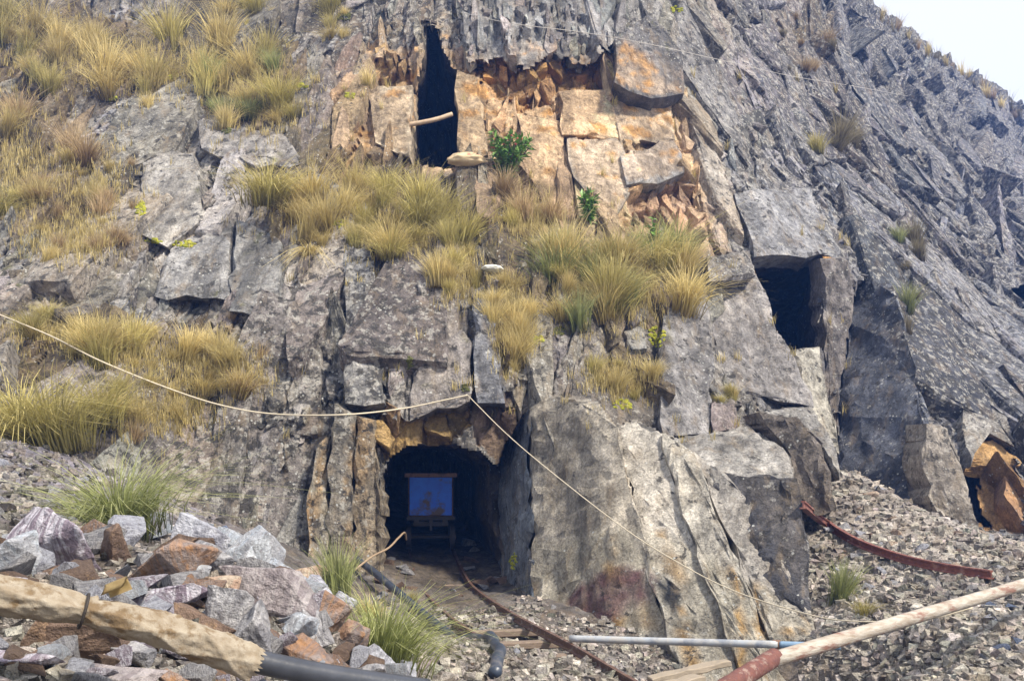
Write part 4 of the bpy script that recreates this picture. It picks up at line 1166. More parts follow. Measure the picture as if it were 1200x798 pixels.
scatter_stones(30, (500, 690, 720, 798, lambda u, v: v > 690 + (u - 600) * .4), ['scree', 'grey', 'brown', 'pale'], (8, 15), "small stone along the track rails", "stones along the track", seed=5)
scatter_stones(16, (545, 600, 600, 690), ['brown', 'grey'], (14, 34), "stone piled against the adit's side wall", "stones inside the adit", seed=6)
scatter_stones(12, (440, 650, 485, 720), ['brown', 'grey'], (12, 26), "stone on the grassy side of the adit floor", "stones at the adit's grassy side", seed=7)

# gravel too small to count
def gravel(name, n, region, size, mat, label, seed, test=None, tone=.30):
    r = np.random.default_rng(seed); Vs, Fs = [], []
    base = np.array([(x, y, z) for x in (-.7, .7) for y in (-.7, .7) for z in (-.7, .7)], float)
    fc = np.array([(0, 1, 3), (0, 3, 2), (4, 6, 7), (4, 7, 5), (0, 4, 5), (0, 5, 1), (2, 3, 7), (2, 7, 6), (0, 2, 6), (0, 6, 4), (1, 5, 7), (1, 7, 3)])
    k = 0
    for _ in range(n * 3):
        if k >= n: break
        u = r.uniform(region[0], region[2]); v = r.uniform(region[1], region[3])
        if test and not test(u, v): continue
        p, nn = hit(u, v, "ground")
        if p is None: continue
        s = size[0] * (size[1] / size[0] * 1.5) ** (r.random() ** 2.2) * .5
        Q = base * np.array([s, s * r.uniform(.5, 1), s * r.uniform(.45, .9)]) + r.normal(0, s * .2, (8, 3))
        a = r.uniform(0, 6.28); c_, s_ = math.cos(a), math.sin(a); a = r.normal(0, .45); c2, s2 = math.cos(a), math.sin(a)
        Q = Q @ np.array([[1, 0, 0], [0, c2, s2], [0, -s2, c2]]) @ np.array([[c_, s_, 0], [-s_, c_, 0], [0, 0, 1]]) + np.array(p) + np.array([0, 0, s * .2])
        Vs.append(Q); Fs.append(fc + 8 * k); k += 1
    Cc = np.repeat(np.clip(r.normal(tone, .12, (k, 1)), .06, .7) * (1 + r.normal(0, .025, (k, 3)) + np.array([.12, 0.02, -.10])), 8, 0)
    Cc = np.concatenate([Cc, np.full((len(Cc), 1), -.7)], 1)
    o = link(bpy.data.objects.new(name, np_mesh(name, np.concatenate(Vs), np.concatenate(Fs), mat, False, Cc)))
    tag(o, label, "gravel", kind="stuff")
M_GRAVEL = rock_material("gravel_stone", None, .3)
gravel("gravel", 13000, (940, 540, 1230, 810), (.014, .10), M_GRAVEL, "loose grey gravel of the scree fan", 21, lambda u, v: v > 545 + max(0, u - 1000) * .4, .40)
gravel("gravel", 6000, (480, 660, 880, 810), (.016, .08), M_GRAVEL, "crushed stone around the track", 22, lambda u, v: not (470 < u < 600 and v < 715) and (u < 640 or v > 720 or u > 700), .36)
gravel("gravel", 2600, (-20, 505, 320, 640), (.03, .09), M_GRAVEL, "lilac gravel on the bank behind the heap", 23)
gravel("rubble", 1500, (-10, 630, 480, 812), (.02, .06), M_GRAVEL, "broken rubble between the rocks of the heap", 24, heap_zone)

# ------------------------------------------------------------------ pipes, poles, ropes, planks
M_HOSE = plain_material("black_hose", (.025, .035, .055), (.04, .055, .085), .4, 12, (.10, .10, .11), 0, .62)
M_WPOLE = plain_material("whitewashed_wood", (.27, .22, .17), (.45, .42, .37), .85, 24, (.22, .12, .09), 0, .58, .9, stretch=(.25, .5, 1.6))
M_REDWRAP = plain_material("red_brown_wrap", (.17, .065, .05), (.11, .045, .04), .85, 30, (.26, .18, .15), 0, .58, .9)
M_GPIPE = plain_material("grey_pipe", (.33, .37, .42), (.42, .40, .37), .5, 10, (.22, .24, .28))
M_PLANK = plain_material("pale_plank", (.34, .28, .21), (.24, .20, .155), .85, 10, stretch=(2, 14, 14))
M_ROPE = plain_material("cream_rope", (.62, .55, .42), (.50, .43, .31), .9, 60)
M_WIRE = plain_material("thin_wire", (.45, .42, .38), (.35, .33, .30), .7, 40)
M_STICK = plain_material("dry_stick", (.34, .25, .16), (.24, .17, .11), .9, 20, stretch=(1, 1, 6))

pole = empty("wooden_pole", W(1030, 742, 6.7)); P0 = pole.location.copy()
def rel(p): return Vector(p) - P0
a, b = W(898, 775, 5.98), W(1215, 680, 8.0)
dirp = (b - a).normalized()
sweep("shaft", [rel(a), rel(b + dirp * 2.0)], .046, M_WPOLE, pole, 16, rfun=lambda t: 1.02 - .08 * t + .012 * math.sin(t * 23))
sweep("red_wrapping", [rel(W(830, 818, 5.5)), rel(W(908, 769.5, 6.05))], .056, M_REDWRAP, pole, 16, rfun=lambda t: 1 + .02 * math.sin(t * 31))
tag(pole, "whitewashed wooden pole with red-brown wrapped end slanting across the foreground", "pole")

gp = empty("grey_pipe", W(800, 751, 8.2)); P0 = gp.location.copy()
sweep("tube", [rel(W(668, 748, 8.55)), rel(W(912, 755, 7.9))], .030, M_GPIPE, gp, 14)
sweep("coupling", [rel(W(906, 754.8, 7.93)), rel(W(914, 755.1, 7.9))], .036, M_CARTRUST, gp, 14)
sweep("tube_end", [rel(W(914, 755, 7.9)), rel(W(985, 757, 7.7))], .027, plain_material("blue_pipe", (.16, .26, .38), (.22, .32, .44), .5, 10), gp, 14)
tag(gp, "straight grey-blue pipe lying against the foot of the slab", "pipe")

def plank(u, v, Y_, L, wd, th, rz, tilt, label):
    bm = bmesh.new(); box(bm, (0, 0, 0), (L, wd, th)); 
    bmesh.ops.subdivide_edges(bm, edges=[e for e in bm.edges if e.calc_length() > L * .9], cuts=8)
    for vv in bm.verts: vv.co += Vector((0, random.uniform(-1, 1), random.uniform(-1, 1))) * .006
    bevel_all(bm, .006)
    o = bm_obj("plank", bm, M_PLANK); o.location = W(u, v, Y_); o.rotation_euler = (0, tilt, rz)
    tag(o, label, "plank")
plank(808, 786, 7.3, .62, .10, .045, .25, -.16, "pale weathered plank lying on the ground beside the rail")
plank(775, 806, 6.7, .7, .12, .04, .6, -.1, "broken plank half out of frame at the rail's end")

# bent red rail on the scree
rp = []
for u, v in ((938, 600), (962, 618), (1000, 642), (1050, 661), (1100, 673), (1156, 682)):
    p, n = hit(u, v, "both"); rp.append(p + Vector((0, -.10, .04)))
rail_o = rail("bent_rail", rp, M_RUSTRED, None, .085, .045, .075)
tag(rail_o, "rusty red bent rail sagging across the scree fan", "rail")

# black hose beside the track
hp = []
for u, v, Y_ in ((418, 655, 12.6), (436, 668, 12.2), (462, 690, 11.3), (500, 722, 9.9), (535, 750, 8.8), (562, 765, 8.2), (578, 782, 7.6), (586, 805, 6.9), (580, 840, 6.2)):
    hp.append(W(u, v, Y_))
hp = [hp[i].lerp(hp[i + 1], k / 4) for i in range(len(hp) - 1) for k in range(4)] + [hp[-1]]
for w_ in hp: w_.z = max(w_.z, ground_z(w_.x, w_.y) + .055)
ho, _ = sweep("black_hose", hp, .042, M_HOSE)
tag(ho, "thick dark hose running from the grass down beside the track", "hose")
hp = [W(u, v, Y_) for u, v, Y_ in ((415, 668, 11.8), (436, 652, 12.2), (455, 642, 12.7), (467, 630, 13.1), (474, 624, 13.5), (476, 632, 13.7))]
so, _ = sweep("bent_branch", hp, .013, M_STICK, None, 8, jitter=.3)
tag(so, "bare bent branch at the adit's dark corner", "branch")
# black pipe out of the canvas sleeve
bp, _ = sweep("black_pipe", [W(250, 762, 2.95), W(330, 781, 3.05), W(400, 794, 3.15), W(500, 808, 3.3)], .036, plain_material("black_plastic", (.03, .034, .045), (.05, .055, .07), .35, 8), None, 18)
tag(bp, "smooth black plastic pipe coming out of the canvas sleeve", "pipe")

# canvas sleeve: a crumpled cloth tube tied with wire
M_CANVAS = plain_material("dirty_canvas", (.23, .185, .13), (.32, .28, .22), .9, 30, (.16, .11, .06), 0, .57, .9)
def canvas(path, r0, name, label):
    pts_ = [Vector(p) for p in path]; n_l, n_s = 150, 64
    C_ = []
    ex = [pts_[0] * 2 - pts_[1]] + pts_ + [pts_[-1] * 2 - pts_[-2]]
    seg = len(pts_) - 1
    for i in range(n_l + 1):
        f = min(i / n_l * seg, seg - 1e-6); j = int(f); t = f - j
        a, b, c, d = ex[j], ex[j + 1], ex[j + 2], ex[j + 3]
        C_.append(.5 * ((2 * b) + (c - a) * t + (2 * a - 5 * b + 4 * c - d) * t * t + (3 * b - a - 3 * c + d) * t ** 3))
    TT, AA = np.meshgrid(np.linspace(0, 1, n_l + 1), np.arange(n_s) * 2 * math.pi / n_s, indexing='ij')
    ca, sa = np.cos(AA + TT * 3), np.sin(AA + TT * 3)
    big_f = 1 - 2.2 * np.abs(perlin(TT * 9, ca * 1.1, sa * 1.1, 501)); mid_f = 1 - 2.2 * np.abs(perlin(TT * 22, ca * 2.0, sa * 2.0, 502)); fine = perlin(TT * 60, ca * 5, sa * 5, 503)
    seam = np.maximum(0, np.cos(AA - 1.75)) ** 30 * (TT < .45)
    rad = r0 * (1 - .26 * np.exp(-((TT - .42) / .05) ** 2) - .16 * (1 - TT)) * (.80 + .12 * big_f + .05 * mid_f + .02 * fine + .26 * seam + .16 * (1 - np.abs(np.sin(1.5 * AA + 7 * TT + np.sin(TT * 8)))) ** 3 + .08 * (1 - np.abs(np.sin(2.5 * AA - 10 * TT))) ** 4)
    Vv = []
    for i, p in enumerate(C_):
        tan = (C_[min(i + 1, n_l)] - C_[max(i - 1, 0)]).normalized()
        s = tan.cross(Vector((0, 0, 1))).normalized(); w = s.cross(tan)
        for k in range(n_s):
            a = 2 * math.pi * k / n_s
            fr = 0.012 * random.uniform(-1, 1) if i in (0, n_l) else 0
            Vv.append(p + (s * math.cos(a) * 1.05 + w * math.sin(a) * .92) * float(rad[i, k]) + tan * fr)
    fs = [(i * n_s + k, i * n_s + (k + 1) % n_s, (i + 1) * n_s + (k + 1) % n_s, (i + 1) * n_s + k) for i in range(n_l) for k in range(n_s)]
    me = bpy.data.meshes.new(name); me.from_pydata([tuple(v) for v in Vv], [], fs); me.materials.append(M_CANVAS)
    for p in me.polygons: p.use_smooth = True
    return me, C_
cs = empty("canvas_sleeve", W(110, 735, 2.8)); P0 = cs.location.copy()
me, Cc_ = canvas([rel(W(-60, 686, 2.62)), rel(W(10, 700, 2.66)), rel(W(90, 714, 2.72)), rel(W(170, 733, 2.8)), rel(W(240, 755, 2.88)), rel(W(298, 778, 2.95))], .058, "sleeve", "")
link(bpy.data.objects.new("sleeve_cloth", me), cs)
tp_ = Cc_[63]; tn_ = (Cc_[66] - Cc_[60]).normalized(); s_ = tn_.cross(Vector((0, 0, 1))).normalized(); w_ = s_.cross(tn_)
sweep("tie_wire", [tp_ + (s_ * math.cos(a) + w_ * math.sin(a)) * .046 for a in [k * math.pi / 6 for k in range(13)]], .004, M_STEEL, cs, 8)
# the folded flap above the tie
bm = bmesh.new(); g = []
fp = rel(W(138, 702, 2.78))
for i in range(9):
    t = i / 8; row = []
    for j in range(7):
        s = j / 6; ang = s * 3.6
        row.append(bm.verts.new(fp + Vector((t * .05 - .025 + .006 * math.sin(ang * 2), -.024 * math.cos(ang) - .012, .022 * math.sin(ang) + .02 * t + .012)) * 1.2))
    g.append(row)
for i in range(8):
    for j in range(6): bm.faces.new((g[i][j], g[i + 1][j], g[i + 1][j + 1], g[i][j + 1]))
bmesh.ops.solidify(bm, geom=bm.faces[:], thickness=.003)
bm_obj("flap", bm, plain_material("yellowed_canvas", (.46, .36, .18), (.36, .26, .12), .9, 40), cs, True)
tag(cs, "crumpled dirty canvas sleeve tied with wire lying over the rock heap", "canvas sleeve")

# ropes
def rope(name, marks, rad, mat, label, off=.12):
    pts_ = []
    for m_ in marks:
        p, n = hit(m_[0], m_[1], "both")
        if p is None: continue
        d = (p - EYE).normalized()
        pts_.append(p - d * (m_[2] if len(m_) > 2 else off))
    o, _ = sweep(name, pts_, rad, mat, None, 7)
    tag(o, label, "rope" if "rope" in name else "wire")
rope("safety_rope", [(-40, 352, .5), (0, 369, .5), (60, 394, .5), (120, 424, .5), (200, 456, .5), (260, 475, .4), (320, 485, .4), (400, 486, .3), (470, 479, .2), (520, 469, .1), (548, 463, .02)], .010, M_ROPE, "cream rope sagging across the slope to a peg above the adit")
pe = [W(548, 463, 13.0), W(590, 505, 12.4), W(640, 548, 11.7), W(730, 618, 10.6), W(800, 662, 9.9), W(860, 692, 9.3), W(930, 715, 8.7), W(990, 727, 8.2), W(1080, 726, 7.9), W(1140, 712, 7.8)]
o, _ = sweep("guide_rope", pe, .0055, M_ROPE, None, 6)
tag(o, "thin cream rope slanting down from the peg across the big slab", "rope")
wp = [(540, 15), (600, 28), (680, 38), (760, 52), (850, 72), (930, 90), (1010, 103), (1090, 118), (1150, 130)]
pts_ = []
for u, v in wp:
    p, n = hit(u, v, "cliff"); d = (p - EYE).normalized(); pts_.append(p - d * .5)
o, _ = sweep("overhead_wire", pts_, .006, M_WIRE, None, 5)
tag(o, "thin wire strung high across the upper cliff", "wire")

# pole across the tall upper adit
p1 = hit(472, 150, "cliff")[0] or hit(468, 152, "cliff")[0]
yy = p1.y + .2
o, _ = sweep("crossbar_log", [W(476, 147, yy), W(508, 141, yy - .02), W(530, 134, yy + .05)], .038, plain_material("stripped_log", (.50, .38, .26), (.40, .29, .19), .8, 14), None, 10, jitter=.08)
tag(o, "peeled log wedged across the tall upper adit", "log")
# rubbish sacks by the upper adit
def sack(u, v, w, h, mat, label, name, seed):
    p, n = hit(u, v, "cliff"); m = p.y / F
    bm = bmesh.new(); bmesh.ops.create_icosphere(bm, subdivisions=4, radius=.5)
    co = np.array([x.co for x in bm.verts])
    k = perlin(co[:, 0] * 4, co[:, 1] * 4, co[:, 2] * 4 + seed, 601) * .22 + perlin(co[:, 0] * 11, co[:, 1] * 11, co[:, 2] * 11 + seed, 602) * .07
    for x, kk in zip(bm.verts, k): x.co = x.co * (1 + float(kk)); x.co.x *= w * m; x.co.y *= w * m * .7; x.co.z *= h * m
    o = bm_obj(name, bm, mat, None, True); o.location = p + Vector((0, -.02, h * m * .2))
    tag(o, label, "sack" if "sack" in name else "moss")
M_SACK = plain_material("cream_sack", (.62, .50, .32), (.50, .36, .2), .9, 8, (.36, .10, .08), 0, .64)
M_WSACK = plain_material("white_bag", (.66, .66, .63), (.55, .55, .52), .8, 8)
sack(547, 192, 44, 16, M_SACK, "crumpled cream and red sack at the foot of the tall upper adit", "crumpled_sack", 1)
sack(577, 317, 26, 9, M_WSACK, "small white bag lying in the grass strip above the main adit", "plastic_sack", 2)

# ------------------------------------------------------------------ moss cushions
M_MOSS = plain_material("yellow_moss", (.34, .33, .025), (.22, .25, .02), .95, 30, (.45, .40, .04), 0, .6, 1.0)
M_MOSS2 = plain_material("dark_moss", (.07, .08, .02), (.11, .11, .03), .95, 30, None, 0, .6, 1.0)
MOSS = [(398,262,16,9,"under the ledge grass"),(489,279,18,9,"below the ledge's olive grass"),(623,398,26,12,"at the foot of the grass strip"),(730,474,22,11,"on the corner slab's top edge"),
        (200,88,20,9,"in the upper golden grass"),(265,150,14,12,"on the pale upper slab"),(215,286,26,8,"in a crack of the striped slab"),(165,245,10,18,"in the crack left of the pale slab"),
        (655,388,14,10,"beside the grass strip"),(770,395,18,22,"on the block beside the olive tufts"),(410,112,10,6,"beside the cream face"),(403,20,14,9,"high above the cream face"),
        (790,12,18,7,"above the dark jutting block"),(130,116,12,6,"under the upper golden grass"),(480,425,6,14,"in the joint above the adit"),(355,100,12,7,"beside the lichen wall"),
        (180,283,16,6,"in the dark slope crack"),(545,455,8,10,"by the rope's peg"),(602,658,8,20,"on the adit's side wall")]
def moss(u, v, w, h, mat, label, seed):
    rr_ = random.Random(seed); bm = bmesh.new()
    p0, _ = hit(u, v, "cliff"); m = p0.y / F
    for k in range(int(14 + w * h * .12)):
        a, q_ = rr_.uniform(0, 6.28), math.sqrt(rr_.random())
        p, n = hit(u + math.cos(a) * q_ * w * .55, v + math.sin(a) * q_ * h * .55, "cliff")
        if p is None or abs(p.y - p0.y) > .5: continue
        rd = rr_.uniform(1.2, 2.6) * m
        bmesh.ops.create_icosphere(bm, subdivisions=1, radius=rd, matrix=Matrix.Translation(p - p0) @ Matrix.Diagonal((rr_.uniform(.8, 1.5), 1, rr_.uniform(.6, 1), 1)))
    for x in bm.verts: x.co += Vector((rr_.uniform(-1, 1), rr_.uniform(-1, 1), rr_.uniform(-1, 1))) * .35 * m
    o = bm_obj("moss_cushion", bm, mat); o.location = p0
    tag(o, label, "moss", kind="stuff")
for i, (u, v, w, h, lab) in enumerate(MOSS):
    yl = i % 3 != 2 or w > 20
    moss(u, v, w, h, M_MOSS if yl else M_MOSS2, ("yellow-green" if yl else "dark green") + " moss cushion " + lab, 10 + i)

# ------------------------------------------------------------------ grass
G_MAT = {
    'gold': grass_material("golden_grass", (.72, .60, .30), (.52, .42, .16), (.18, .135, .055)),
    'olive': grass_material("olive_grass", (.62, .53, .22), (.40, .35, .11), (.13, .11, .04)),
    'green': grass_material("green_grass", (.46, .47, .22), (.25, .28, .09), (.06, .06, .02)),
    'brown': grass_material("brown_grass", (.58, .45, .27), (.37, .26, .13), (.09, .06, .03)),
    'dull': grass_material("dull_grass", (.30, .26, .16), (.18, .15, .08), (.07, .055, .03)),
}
def tuft_mesh(seed, n, spread, droop, width=.011, upright=.5):
    """a tussock one unit tall: curved tapering blades out of one root"""
    r = np.random.default_rng(seed); Vs, Fs, Cs = [], [], []; k = 0
    for _ in range(n):
        az = r.uniform(0, 2 * math.pi); out = abs(r.normal(0, 1)) * spread * .6; L = r.uniform(.55, 1.08)
        rad = abs(r.normal(0, .12)) * (spread + .3)
        root = np.array([math.cos(az) * rad, math.sin(az) * rad, -.05])
        dirh = np.array([math.cos(az + r.normal(0, .4)), math.sin(az + r.normal(0, .4)), 0]); side = np.array([-dirh[1], dirh[0], 0])
        a2 = r.uniform(0, math.pi); side = side * math.cos(a2) + dirh * math.sin(a2)
        w = width * r.uniform(.6, 1.4); dr = droop * r.uniform(.3, 1.3)
        tone = r.random()
        seg = 4
        for s in range(seg + 1):
            t = s / seg
            h = L * (t - dr * .45 * t * t * t)
            p = root + np.array([0, 0, h]) + dirh * (out * L * (t ** 1.6) + dr * .22 * t ** 3)
            ww = w * (1 - t ** 1.5) + .0012
            Vs += [p - side * ww, p + side * ww]; Cs += [(t, tone, 0)] * 2
            if s: Fs.append((k + 2 * s - 2, k + 2 * s - 1, k + 2 * s + 1, k + 2 * s))
        k += 2 * (seg + 1)
    return np.array(Vs), np.array(Fs), np.array(Cs)
TV = {}
def tuft_data(kind, var, shape):
    key = (kind, var, shape)
    if key not in TV:
        n, sp_, dr_, w_ = {'stand': (330, .50, .6, .0065), 'wide': (380, .85, 1.1, .006), 'thin': (70, .5, .5, .011), 'hang': (160, .3, 3.4, .011), 'big': (900, .95, 1.3, .0038)}[shape]
        Vv, Ff, Cc = tuft_mesh(700 + var * 7 + len(kind) + len(shape), n, sp_, dr_, w_)
        TV[key] = np_mesh("grass_tuft", Vv, Ff, G_MAT[kind], True, Cc)
    return TV[key]
def put_tuft(u, v, hpx, kind, shape, r, wide=1.0, which="both"):
    p, n = hit(u, v, which)
    if p is None: return None
    s = hpx * p.y / F
    o = bpy.data.objects.new("grass_tuft", tuft_data(kind, r.randrange(4), shape))
    o.scale = (s * wide, s * wide, s); o.rotation_euler = (r.uniform(-.25, .25) + .12, r.uniform(-.35, .35), r.uniform(0, 6.28))
    o.location = p + n * (-.04) if n is not None else p
    return o
CLUST = [  # centre u, v (roots), half width, half height, how many, height in pixels, kinds, where
 (55,62,68,45,16,50,('gold','olive','gold'),"golden","on the topmost grassy corner of the slope"),
 (190,88,110,32,22,52,('gold','gold','olive'),"golden","along the upper ledge over the pale rocks"),
 (308,118,55,45,16,50,('gold','olive','green'),"straw-green","at the upper ledge's end"),
 (20,195,36,65,13,46,('gold','brown','olive'),"straw","down the slope's edge"),
 (100,220,55,45,13,38,('brown','gold'),"dry brown","on the rubble step"),
 (85,285,60,25,10,32,('brown','gold'),"short brown","above the rope"),
 (385,245,72,36,22,48,('gold','olive','gold'),"golden","on the big ledge above the adit"),
 (480,272,68,30,20,46,('olive','gold','olive'),"olive","on the big ledge below the tall adit"),
 (538,325,26,34,10,46,('gold','olive'),"golden","where the big ledge drops towards the adit"),
 (600,385,22,48,13,44,('gold',),"straw","in the vertical strip above the adit"),
 (692,330,46,50,19,64,('olive','gold','green'),"olive","in the big patch beside the shrub"),
 (758,340,46,40,17,62,('green','olive','gold'),"greenish","in the big patch under the pink scar"),
 (618,258,30,26,9,40,('brown','olive'),"brown-olive","right under the leafy shrub"),
 (725,448,36,22,9,28,('olive','gold'),"small olive","on top of the corner slab"),
 (150,415,45,25,8,50,('olive','gold'),"upright olive","behind the rope"),
 (85,395,75,18,11,40,('gold','olive'),"golden","in the row crossed by the rope"),
 (250,440,58,28,15,40,('gold','gold','brown'),"straw","on the rubble bank left of the grey wall"),
 (185,490,60,32,10,36,('brown','gold','olive'),"brown","under the sagging rope"),
 (1066,330,18,60,8,34,('dull','green'),"dull","in the joint of the leaning slabs"),
 (980,165,24,22,7,38,('dull','dull','olive'),"dull olive","under the white-spotted rib"),
 (935,50,38,30,8,30,('dull','brown'),"dull brown","near the cliff's upper shoulder"),
 (400,35,26,20,6,36,('gold','olive'),"golden","on the top crag"),
 (290,25,30,15,5,34,('olive','gold'),"olive","at the very top beside the lichen wall"),
 (848,470,16,12,4,22,('olive','gold'),"tiny","on the step below the light slab"),
]
r = random.Random(5)
for ci, (cu_, cv_, rx, ry, n, hpx, kinds, adj, where) in enumerate(CLUST):
    made = []
    for k in range(n):
        for _ in range(8):
            a = r.uniform(0, 6.28); q_ = math.sqrt(r.random())
            u, v = cu_ + rx * 1.15 * q_ * math.cos(a), cv_ + ry * 1.2 * q_ * math.sin(a)
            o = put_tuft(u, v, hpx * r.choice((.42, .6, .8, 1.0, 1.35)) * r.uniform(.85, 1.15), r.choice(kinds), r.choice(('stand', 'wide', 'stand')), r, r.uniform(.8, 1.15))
            if o: made.append((u, o)); break
    made.sort(key=lambda t: t[0])
    for k, (u, o) in enumerate(made):
        link(o)
        big = ORD[k] if k < len(ORD) else ("next-to-last", "last")[min(k - len(ORD), 1)]
        tag(o, f"{adj} grass tuft {where}, {big} from the left", "grass", "grass tufts " + where)
SINGLE = [
 (145,622,128,'green','big',1.15,"large drooping green tussock behind the rock heap"),
 (72,530,125,'olive','big',1.2,"large olive-green tussock on the gravel bank's edge"),
 (25,512,105,'olive','wide',1.15,"green tussock at the frame's edge under the rope"),
 (120,500,85,'olive','wide',1.0,"olive tussock beside the large green one"),
 (400,700,92,'green','stand',.9,"upright green tuft at the foot of the tan pillar"),
 (452,778,135,'green','big',1.1,"drooping green tuft between heap and hose"),
 (432,722,40,'olive','wide',1.1,"yellowish tuft between heap and adit"),
 (482,705,26,'olive','wide',1.0,"small dry tuft beside the dark hose"),
 (982,706,70,'green','stand',.8,"yellow-green tuft by the slab's outer edge above the white pole"),
 (1012,722,38,'olive','wide',1.0,"low dry tuft next to the white pole"),
 (360,300,46,'gold','hang',1.0,"pale straw tuft hanging below the big ledge"),
 (153,415,62,'olive','stand',1.1,"dark olive tussock standing behind the rope"),
 (270,375,16,'brown','stand',1.2,"small round orange-brown tuft on the bank"),
 (430,100,34,'gold','thin',1.0,"thin straw tuft beside the cream face"),
 (590,340,34,'gold','stand',1.0,"golden tuft next to the white bag"),
]
for (u, v, hpx, kind, shape, wd, lab) in SINGLE:
    o = put_tuft(u, v, hpx, kind, shape, r, wd)
    if o:
        link(o); tag(o, lab, "grass", "single tussocks")
# skyline grasses
for k in range(22):
    u = 1030 + k * 8 + r.uniform(-3, 3); v = max(4, (u - 1020) * .70 + 12 + r.uniform(0, 10))
    o = put_tuft(u, v, r.uniform(18, 30), r.choice(('dull', 'brown', 'gold')), 'thin', r, .7, "cliff")
    if o:
        link(o); tag(o, f"thin pale grass tuft on the hazy skyline, {ORD[k]} from its upper end", "grass", "skyline grasses")
# short dead grass between the tufts: ground cover
def cover(n, seed):
    rr_ = np.random.default_rng(seed); Vs, Fs, Cs = [], [], []; k = 0
    got = 0
    for _ in range(n * 6):
        if got >= n: break
        j = rr_.integers(0, 18); c = CLUST[j]
        u = c[0] + rr_.normal(0, c[2] * .55); v = c[1] + rr_.normal(0, c[3] * .55)
        if not (-30 < u < 1200 and -30 < v < 560): continue
        stray = rr_.random() < .012
        if stray: u, v = rr_.uniform(330, 1010), rr_.uniform(90, 520)
        p, nn = hit(u, v, "cliff")
        if p is None: continue
        got += 1
        m = p.y / F; tone = rr_.random()
        for b_ in range(16 if stray else 6):
            L = rr_.uniform(8, 20) * m; az = rr_.uniform(0, 6.28); d = np.array([math.cos(az), math.sin(az), 0]); sd_ = np.array([-d[1], d[0], 0])
            root = np.array(p) + rr_.normal(0, .03, 3)
            w_ = .38 * m
            for s in range(3):
                t = s / 2; q_ = root + np.array([0, 0, L * t * (1 - .25 * t)]) + d * L * .3 * t ** 1.7
                Vs += [q_ - sd_ * w_ * (1 - t * .9), q_ + sd_ * w_ * (1 - t * .9)]; Cs += [(.15 + .75 * t, tone, 0)] * 2
                if s: Fs.append((k + 2 * s - 2, k + 2 * s - 1, k + 2 * s + 1, k + 2 * s))
            k += 6
    o = link(bpy.data.objects.new("dry_grass", np_mesh("dry_grass", np.array(Vs), np.array(Fs), G_MAT['gold'], True, np.array(Cs))))
    tag(o, "short dead grass thatch between the tufts on the slope", "grass", kind="stuff")
cover(7000, 33)

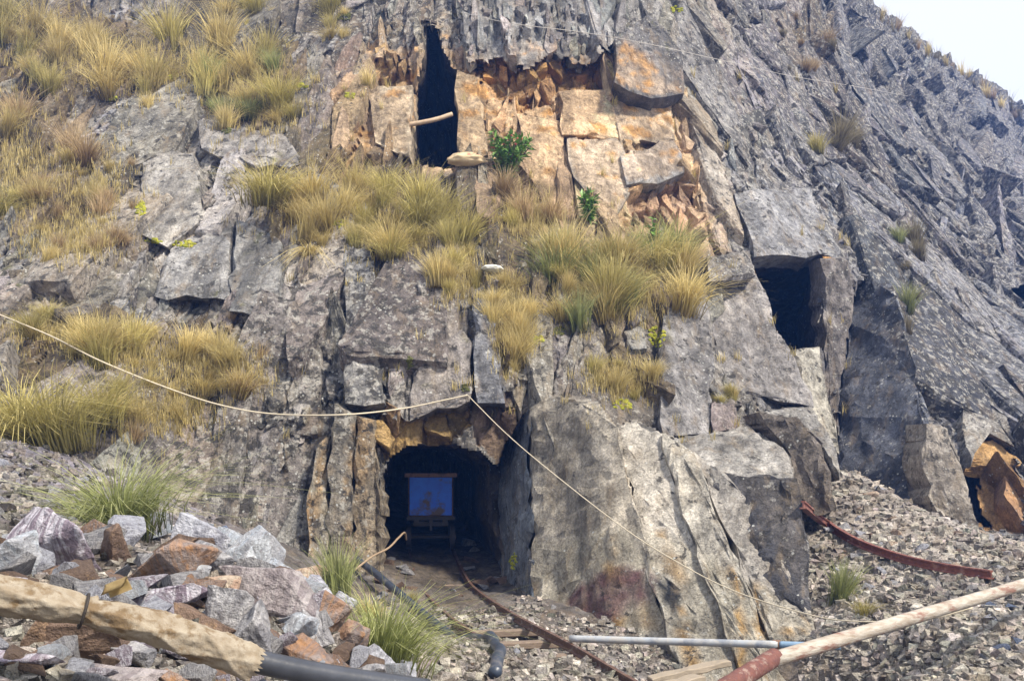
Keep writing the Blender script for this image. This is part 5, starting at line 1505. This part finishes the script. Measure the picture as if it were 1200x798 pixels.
# ------------------------------------------------------------------ shrub and green stalks
M_LEAF = plain_material("green_leaf", (.10, .22, .035), (.18, .31, .06), .5, 6)
M_TWIG = plain_material("twig", (.16, .11, .07), (.10, .07, .05), .9, 20)
M_FLOWER = plain_material("red_flower", (.45, .06, .06), (.55, .16, .14), .7, 20)
def leaf(bm, p, d, L, w, nrm):
    s = d.cross(nrm)
    s = s.normalized() if s.length > 1e-3 else Vector((1, 0, 0))
    b = p + d * L * .45 + nrm * L * .06
    vs = [bm.verts.new(x) for x in (p, b + s * w, p + d * L, b - s * w)]
    m_ = bm.verts.new(b - nrm * w * .35)
    bm.faces.new((vs[0], m_, vs[1])); bm.faces.new((vs[1], m_, vs[2])); bm.faces.new((vs[2], m_, vs[3])); bm.faces.new((vs[3], m_, vs[0]))
def shrub(u, v, w, h, nst, label, flowers=True, leafL=.15):
    p, n = hit(u, v, "cliff"); m = p.y / F; H, Wd = h * m, w * m
    root = empty("leafy_shrub", p)
    tag(root, label, "shrub")
    bl, bs, bf = bmesh.new(), bmesh.new(), bmesh.new()
    rr_ = random.Random(int(u))
    for s in range(nst):
        az = rr_.uniform(0, 6.28); o_ = rr_.uniform(.1, .5) * Wd
        tip = Vector((math.cos(az) * o_, math.sin(az) * o_ - .12, H * rr_.uniform(.5, 1.0)))
        pr = None
        for k in range(9):
            t = k / 8; c = Vector((tip.x * t ** 1.4, tip.y * t ** 1.2, tip.z * t))
            if pr is not None:
                d = (c - pr); sd_ = d.cross(Vector((0, 1, 0))).normalized() * .008; fw = d.cross(sd_).normalized() * .008
                a_ = [bs.verts.new(x) for x in (pr - sd_, pr + fw, pr + sd_, c + sd_, c + fw, c - sd_)]
                bs.faces.new((a_[0], a_[1], a_[4], a_[5])); bs.faces.new((a_[1], a_[2], a_[3], a_[4]))
            if t > .2:
                for _ in range(5):
                    d = Vector((rr_.gauss(0, 1), rr_.gauss(0, 1) - .2, rr_.gauss(.25, .6))).normalized()
                    leaf(bl, c, d, leafL * rr_.uniform(.6, 1.15), leafL * .17, Vector((rr_.gauss(0, .4), rr_.gauss(-.3, .4), 1)).normalized())
            pr = c
        if flowers and rr_.random() < .6:
            mt = Matrix.Translation(tip) @ Matrix.Scale(.022, 4)
            bmesh.ops.create_icosphere(bf, subdivisions=1, radius=1, matrix=mt)
    bm_obj("stems", bs, M_TWIG, root); bm_obj("foliage", bl, M_LEAF, root)
    if flowers: bm_obj("flowers", bf, M_FLOWER, root)
    else: bf.free()
shrub(594, 214, 56, 56, 34, "leafy green shrub with small red flowers beside the tall upper adit")
shrub(690, 262, 20, 36, 7, "small green stalk plant beside the cream face's foot", False, .16)
shrub(764, 300, 14, 46, 4, "slender green stalk standing in front of the pink scar", False, .13)

# ------------------------------------------------------------------ blue haze volume, added to stand in for lens flare
lo_, hi_ = P.reshape(-1, 3).min(0), P.reshape(-1, 3).max(0)
lo_ = np.minimum(lo_, [-8, -4, -1]) - 1; hi_ = hi_ + 1.5
bm = bmesh.new(); box(bm, tuple((lo_ + hi_) / 2), tuple(hi_ - lo_))
mh = bpy.data.materials.new("haze"); mh.use_nodes = True; nt = mh.node_tree; nt.nodes.clear()
out = nt.nodes.new("ShaderNodeOutputMaterial"); pv = nt.nodes.new("ShaderNodeVolumePrincipled")
pv.inputs["Color"].default_value = (.13, .33, 1.0, 1); pv.inputs["Density"].default_value = .0029; pv.inputs["Anisotropy"].default_value = .3
nt.links.new(pv.outputs[0], out.inputs["Volume"])
hz = bm_obj("haze", bm, mh)
tag(hz, "added bluish haze imitating lens flare towards the far skyline", "haze", kind="stuff")
